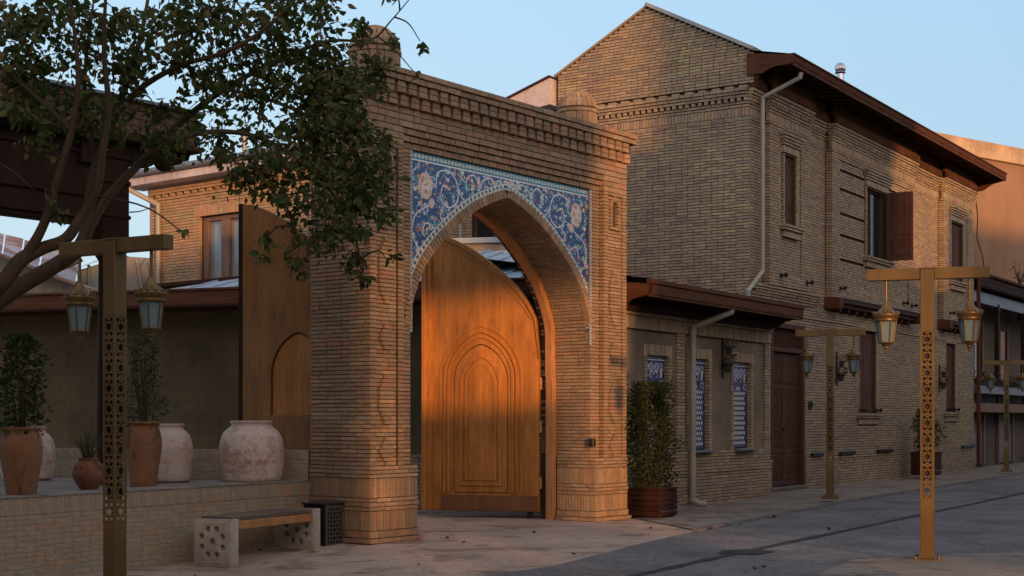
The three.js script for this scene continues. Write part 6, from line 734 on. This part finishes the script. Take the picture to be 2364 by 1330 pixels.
// ---------------------------------------------------------------- the tree at the left
{
  const t = thing('leafy_tree', at(-330, 1290, 13.3).setY(-0.2), 0, 'leafy tree with several slanting limbs spreading over the left of the gateway', 'tree'), O = t.position, r = mulberry(202), Lp = (a) => a.map(([x, y, d]) => at(x, y, d).sub(O)), wood = new MB(), lines = [];
  const add = (pts, rad2, keep = true) => { const p = Lp(pts); wood.add(limb(p, rad2.map((q) => q * 0.88), 9, 8)); if (keep) { const c = new THREE.CatmullRomCurve3(p); for (let i = 3; i <= 40; i++) lines.push(c.getPoint(i / 40)); } };
  add([[-330, 1310, 13.3], [-300, 1050, 13.3], [-210, 830, 13.3], [-60, 735, 13.4], [40, 665, 13.5], [130, 612, 13.6], [180, 575, 13.7], [203, 520, 13.8], [207, 450, 13.9], [225, 370, 14], [262, 270, 14.1], [300, 170, 14.2], [330, 60, 14.4], [350, -60, 14.6]], [0.17, 0.15, 0.13, 0.105, 0.095, 0.085, 0.08, 0.07, 0.062, 0.055, 0.045, 0.035, 0.025, 0.015]);
  add([[-210, 830, 13.3], [-70, 720, 13.1], [5, 655, 13], [50, 600, 13], [95, 575, 13.05], [150, 553, 13.1], [185, 505, 13.2], [222, 440, 13.2], [236, 350, 13.2], [250, 250, 13.2], [240, 120, 13.1], [245, -40, 13]], [0.13, 0.1, 0.088, 0.08, 0.07, 0.062, 0.055, 0.05, 0.042, 0.034, 0.025, 0.014]);
  add([[60, 592, 13], [88, 545, 12.95], [112, 490, 12.9], [136, 400, 12.8], [165, 300, 12.7], [180, 190, 12.6], [170, 60, 12.5], [150, -50, 12.4]], [0.06, 0.052, 0.046, 0.04, 0.034, 0.026, 0.018, 0.01]);
  add([[200, 540, 13.8], [245, 460, 14], [325, 375, 14.3], [420, 280, 14.6], [520, 205, 14.9], [640, 140, 15.2], [760, 95, 15.4], [860, 90, 15.5], [905, 45, 15.5], [960, -20, 15.6]], [0.06, 0.055, 0.045, 0.04, 0.034, 0.028, 0.02, 0.014, 0.009, 0.005]);
  add([[325, 375, 14.3], [390, 330, 14.2], [480, 305, 14.2], [590, 315, 14.3], [690, 370, 14.4], [770, 450, 14.5], [820, 550, 14.5], [838, 650, 14.5]], [0.04, 0.034, 0.03, 0.026, 0.022, 0.017, 0.012, 0.006]);
  add([[262, 270, 14.1], [330, 200, 13.9], [420, 150, 13.8], [520, 120, 13.8], [620, 60, 13.9], [700, -20, 14]], [0.04, 0.034, 0.028, 0.024, 0.018, 0.012]);
  add([[520, 205, 14.9], [620, 230, 14.8], [720, 270, 14.7], [800, 300, 14.6], [870, 320, 14.6]], [0.026, 0.022, 0.018, 0.012, 0.006]);
  add([[225, 370, 14], [205, 300, 14], [195, 220, 13.9], [200, 120, 13.9], [215, 10, 13.8]], [0.034, 0.03, 0.026, 0.02, 0.012]); add([[590, 315, 14.3], [600, 400, 14.2], [650, 470, 14.2], [690, 560, 14.2], [670, 640, 14.2]], [0.02, 0.016, 0.012, 0.008, 0.004]);
  add([[165, 300, 12.7], [90, 230, 12.6], [20, 170, 12.5], [-60, 120, 12.4]], [0.03, 0.024, 0.018, 0.01]); add([[-70, 350, 12.6], [0, 378, 12.6], [45, 408, 12.6], [80, 440, 12.6]], [0.012, 0.008, 0.006, 0.004], false); add([[700, 370, 14.4], [760, 350, 14.5], [840, 380, 14.5], [900, 400, 14.5]], [0.014, 0.011, 0.008, 0.004]);
  // clusters: pixel centre, depth, pixel radii, leaves
  const C = [[40, 60, 12.8, 110, 90, 420], [150, 30, 13.2, 120, 80, 420], [60, 170, 12.8, 110, 80, 430], [180, 130, 13.4, 110, 90, 430], [290, 60, 13.6, 110, 90, 400], [300, 160, 14, 100, 70, 360], [400, 60, 13.9, 110, 90, 420], [420, 150, 14, 100, 70, 330], [520, 40, 14, 110, 90, 430], [540, 130, 14.4, 100, 75, 400], [640, 30, 14.2, 110, 80, 430], [650, 120, 14.9, 110, 80, 450], [745, 50, 14.8, 80, 90, 360], [760, 140, 15, 80, 75, 380], [835, 60, 15.2, 45, 55, 80], [60, 250, 12.8, 90, 50, 190], [170, 250, 13.4, 90, 55, 240], [270, 260, 13.9, 80, 60, 190], [360, 250, 14.2, 80, 60, 130], [400, 330, 14.2, 70, 45, 150], [480, 230, 14.4, 80, 60, 110], [560, 230, 14.6, 80, 60, 240], [500, 320, 14.3, 80, 45, 170], [590, 320, 14.3, 80, 50, 240], [640, 220, 14.8, 90, 60, 330], [720, 210, 14.8, 80, 60, 380], [790, 230, 14.8, 65, 70, 380], [850, 160, 15, 50, 60, 130], [880, 150, 15, 40, 40, 60], [760, 310, 14.6, 80, 60, 420], [830, 320, 14.6, 70, 60, 330], [890, 330, 14.6, 40, 60, 90], [690, 300, 14.6, 80, 50, 330], [660, 390, 14.3, 90, 45, 330], [560, 400, 14.3, 70, 45, 170], [750, 400, 14.4, 80, 50, 340], [830, 410, 14.5, 70, 55, 300], [890, 420, 14.5, 35, 60, 80], [720, 470, 14.3, 90, 45, 260], [800, 480, 14.5, 75, 45, 260], [860, 490, 14.5, 45, 55, 120], [640, 470, 14.2, 60, 45, 120], [780, 545, 14.4, 70, 40, 150], [700, 550, 14.2, 60, 45, 90], [830, 545, 14.5, 45, 35, 80], [795, 600, 14.4, 50, 30, 75], [825, 640, 14.5, 22, 22, 32], [680, 610, 14.2, 40, 40, 38], [890, 595, 14.6, 24, 16, 14], [105, 465, 12.6, 42, 32, 26], [430, 543, 13.4, 12, 12, 8], [970, 95, 15.5, 26, 12, 14], [905, 12, 15.5, 48, 24, 26], [955, 165, 15.4, 22, 18, 7], [905, 90, 15.5, 35, 50, 26], [10, 250, 12.6, 50, 60, 70], [60, 330, 12.7, 60, 30, 30], [330, 320, 14.1, 60, 40, 60], [610, 555, 14.2, 40, 50, 40], [520, 380, 14.2, 40, 30, 60]];
  const Lv = [], tw = new MB(), up = new V3(0, 1, 0);
  for (const [x, y, d, rx, ry, n] of C) {
    const c = at(x, y, d).sub(O), RX = rx / F * d, RY = ry / F * d; let best = lines[0], bd = 1e9; for (const q of lines) { const e = q.distanceToSquared(c); if (e < bd) { bd = e; best = q; } }
    const N = Math.round(n > 40 ? n * (n > 300 ? 0.88 : 0.84) : n), nt = Math.max(1, Math.round(N / 26)), mid = c.clone().lerp(best, 0.45).add(new V3((r() - 0.5) * 0.1, 0.08, (r() - 0.5) * 0.1)); if (bd > 0.0025) tw.add(limb([best, mid, c], [0.011, 0.008, 0.005], 5, 5));
    let left = N;
    for (let k = 0; k < nt; k++) {
      const a = r() * 2 * PI, b = Math.acos(2 * r() - 1), q = Math.cbrt(r()), e = c.clone().add(new V3(Math.cos(a) * Math.sin(b) * RX * q, Math.cos(b) * RY * q, Math.sin(a) * Math.sin(b) * Math.max(RX, 0.3) * 1.5 * q)), s = c.clone().lerp(e, 0.15).add(new V3(0, 0.05, 0)), dir = e.clone().sub(c).add(new V3((r() - 0.5) * 0.2, -0.12, (r() - 0.5) * 0.2)).normalize(), tip = e.clone().addScaledVector(dir, Math.min(0.2, RX * 0.45));
      if (nt > 1) tw.add(limb([s, e, tip], [0.0045, 0.0035, 0.002], 4, 4)); const m = Math.round(left / (nt - k)); left -= m;
      for (let i = 0; i < m; i++) { const f = r(), p = (f < 0.6 ? s.clone().lerp(e, f / 0.6) : e.clone().lerp(tip, (f - 0.6) / 0.4)).add(new V3((r() - 0.5), (r() - 0.5), (r() - 0.5)).multiplyScalar(0.22 * Math.min(1, RX * 3))); Lv.push([p, new V3((r() - 0.5) * 1.6 + dir.x * 0.6, -0.55 + (r() - 0.5) * 1.3, (r() - 0.5) * 1.6), 0.045 + 0.075 * r() ** 1.3]); }
    }
  }
  wood.build('trunk', M.bark, t); tw.build('twigs', M.bark, t, 'stuff'); foliage('crown', t, Lv, TREE, 203, 300);
}
// thin wires
{ const w = thing('overhead_wire', new V3(), 0, 'thin wire running from the timber pavilion to the sunlit house', 'wire'); mesh('wire', tube([at(300, 490, 18), at(322, 488, 22), at(346, 480, 30)], 0.012, 4), M.black, w); mesh('wire', tube([at(292, 580, 18), at(320, 577, 24), at(348, 571, 30)], 0.012, 4), M.black, w); }
{ // a few fallen leaves
  const t = new THREE.Group(), r = mulberry(404), L = []; for (let i = 0; i < 36; i++) { const x = -4.5 + r() * 9, d = 13 + r() * 9, [u, z] = gLocal(new V3(x, 0, -d)); if (u > -0.3 && z < 0.1) continue; L.push([new V3(x, groundY(x, -d) + 0.022, -d), new V3(r() - 0.5, 0.05, r() - 0.5), 0.05 + r() * 0.03]); }
  const im = foliage('fallen_leaves', scene, L, [[0.12, 0.08, 0.03], [0.07, 0.05, 0.025], [0.16, 0.11, 0.04]], 405); tag(im, 'few small dry leaves scattered over the forecourt', 'fallen leaves', null, 'stuff');
}
{ // flowers on the balcony, a leggy tree behind its roof, a loose cable
  const r = mulberry(501), L = []; for (let i = 0; i < 900; i++) { const x = 16.8 + r() * 13; L.push([new V3(x, 2.5 + r() * (0.25 + 0.25 * vnoise(x * 1.5, 3, 99, 99, 5)), -0.1 + (r() - 0.5) * 0.35), new V3(r() - 0.5, r() - 0.4, r() - 0.3), 0.09]); }
  foliage('balcony_flowers', scene.children.find((o) => o.name === 'balcony_house'), L, [[0.03, 0.045, 0.02], [0.04, 0.055, 0.02], [0.16, 0.05, 0.05], [0.10, 0.09, 0.08]], 502);
  const t = thing('thin_tree', at(2352, 690, 50).setY(5), 0, 'bare twiggy treetop showing above the balcony roof at right edge', 'tree'), m = new MB(), Q = [], O = t.position, P = (x, y, d) => at(x, y, d).sub(O);
  m.add(limb([new V3(0, 0, 0), P(2356, 660, 50), P(2350, 630, 50)], [0.06, 0.04, 0.02], 6, 5)); for (let i = 0; i < 16; i++) { const x = 2330 + r() * 60, y = 603 + r() * 40; m.add(limb([P(2353, 655, 50), P(lerp(2353, x, 0.6), lerp(650, y, 0.5), 50 + r()), P(x, y, 50 + r() - 0.5)], [0.018, 0.011, 0.004], 4, 4)); for (let k = 0; k < 4; k++) Q.push([P(x + (r() - 0.5) * 12, y + (r() - 0.5) * 12, 50 + r() - 0.5), new V3(r() - 0.5, r() - 0.5, r() - 0.5), 0.12]); } m.build('branches', M.bark, t); foliage('blossom', t, Q, [[0.30, 0.18, 0.16], [0.2, 0.13, 0.10], [0.34, 0.24, 0.2]], 503);
  const c = thing('hanging_cable', new V3(), 0, 'thin dark cable hanging in front of the plastered building beside the house end', 'cable'); mesh('cable', tube([at(2250, 445, 43), at(2257, 500, 43.5), at(2256, 550, 44), at(2268, 590, 44.5), at(2272, 625, 45)], 0.016, 5), M.black, c);
}

// ---------------------------------------------------------------- the houses across the street, behind the camera
{
  const S = (a, s) => [a * Math.cos(SUN_AZ) - s * Math.sin(SUN_AZ), a * Math.sin(SUN_AZ) + s * Math.cos(SUN_AZ)];   // across and along the sunlight
  const wallM = std([0.36, 0.27, 0.18], 0.95, plasS), roofM = M.roofBrown;
  const mk = (name, label, a0, a1, s0, s1, y0, y1, roofed = true) => {
    const [x, d] = S((a0 + a1) / 2, (s0 + s1) / 2), t = thing(name, new V3(x, 0, -d), SUN_AZ, label, 'building');
    const b = new MB(); b.box(-(a1 - a0) / 2, (a1 - a0) / 2, y0, y1, -(s1 - s0) / 2, (s1 - s0) / 2); b.build('wall', wallM, t);
    return t;
  };
  OPP(mk, S);
}
function OPP(mk, S2) {
  const porch = mk('columned_porch', 'deep roofed porch on slim timber columns behind the viewer', 4.3, 8.38, -9.5, -6, 6.25, 8.75);
  const c = new MB(); for (const x of [-1.2, 0.4]) c.add(cyl(0.11, 0.09, 6.3, 10), place(x, 3.15, 1.5)); c.build('column', M.eaveDark, porch);
  const w = new MB(); w.box(-0.5, 1.75, 0, 4.35, -1.3, -1.0); w.build('rear_wall', M.plaster, porch);
  mk('street_house', 'two-storey plastered house behind the viewer on the left', -12, 4.3, -11, -6, 0, 8.5);
  // a young street tree standing in front of the porch
  const tp = S2(4.95, -4.6), tr = thing('street_tree', new V3(tp[0], 0, -tp[1]), 0, 'young street tree in front of the columned porch behind the viewer', 'tree'), r = mulberry(300), L = [];
  for (let i = 0; i < 1400; i++) { const a = r() * 7, q = Math.sqrt(r()) * 0.85; L.push([new V3(Math.cos(a) * q, 1.6 + r() * 5.2, Math.sin(a) * q), new V3(r() - 0.5, r() - 0.7, r() - 0.5), 0.16]); }
  const tk = new MB(); tk.add(limb([new V3(0, 0, 0), new V3(0.05, 3, 0), new V3(0, 6.4, 0.05)], [0.06, 0.045, 0.015], 8, 6)); tk.build('trunk', M.bark, tr); foliage('crown', tr, L, TREE, 301);
  mk('street_house', 'three-storey plastered house behind the viewer past the alley', 9.55, 13.0, -12, -6, 0, 10.45);
  mk('street_house', 'tallest plastered house behind the viewer', 13.0, 21.15, -12, -6, 0, 14.2);
  mk('street_house', 'lower plastered house between two taller ones across the street', 21.15, 25.0, -12, -6, 0, 8.95);
  mk('street_house', 'tall plastered house at the far end across the street', 25.0, 31, -12, -6, 0, 11.4);
  const row = (t0, t1, h, label) => { const c = hW((t0 + t1) / 2, 0, 15.5), t = thing('street_house', c, HT, label, 'building'), b = new MB(); b.box(-(t1 - t0) / 2, (t1 - t0) / 2, 0, h, -4, 4); b.build('wall', std([0.30, 0.22, 0.15], 0.95, plasS), t); };
  row(-9, 2.9, 5.9, 'low house facing the annex from the near side of the street'); row(3, 15, 6.5, 'two-storey house facing the brick house from the near side of the street'); row(15.1, 34, 6.2, 'long house facing the balcony house from the near side of the street');
  { const t = thing('street_house', new V3(-12.4, 0, -6), 0, 'tall house closing the forecourt on the left, outside the view', 'building'), b = new MB(); b.box(-4, 4, 0, 7.5, -6, 9); b.build('wall', std([0.26, 0.19, 0.13], 0.95, plasS), t); }
  mk('street_house', 'long tall plastered house beyond the far end across the street', 31, 52, -12, -6, 0, 13.6);
}
renderer.render(scene, camera);
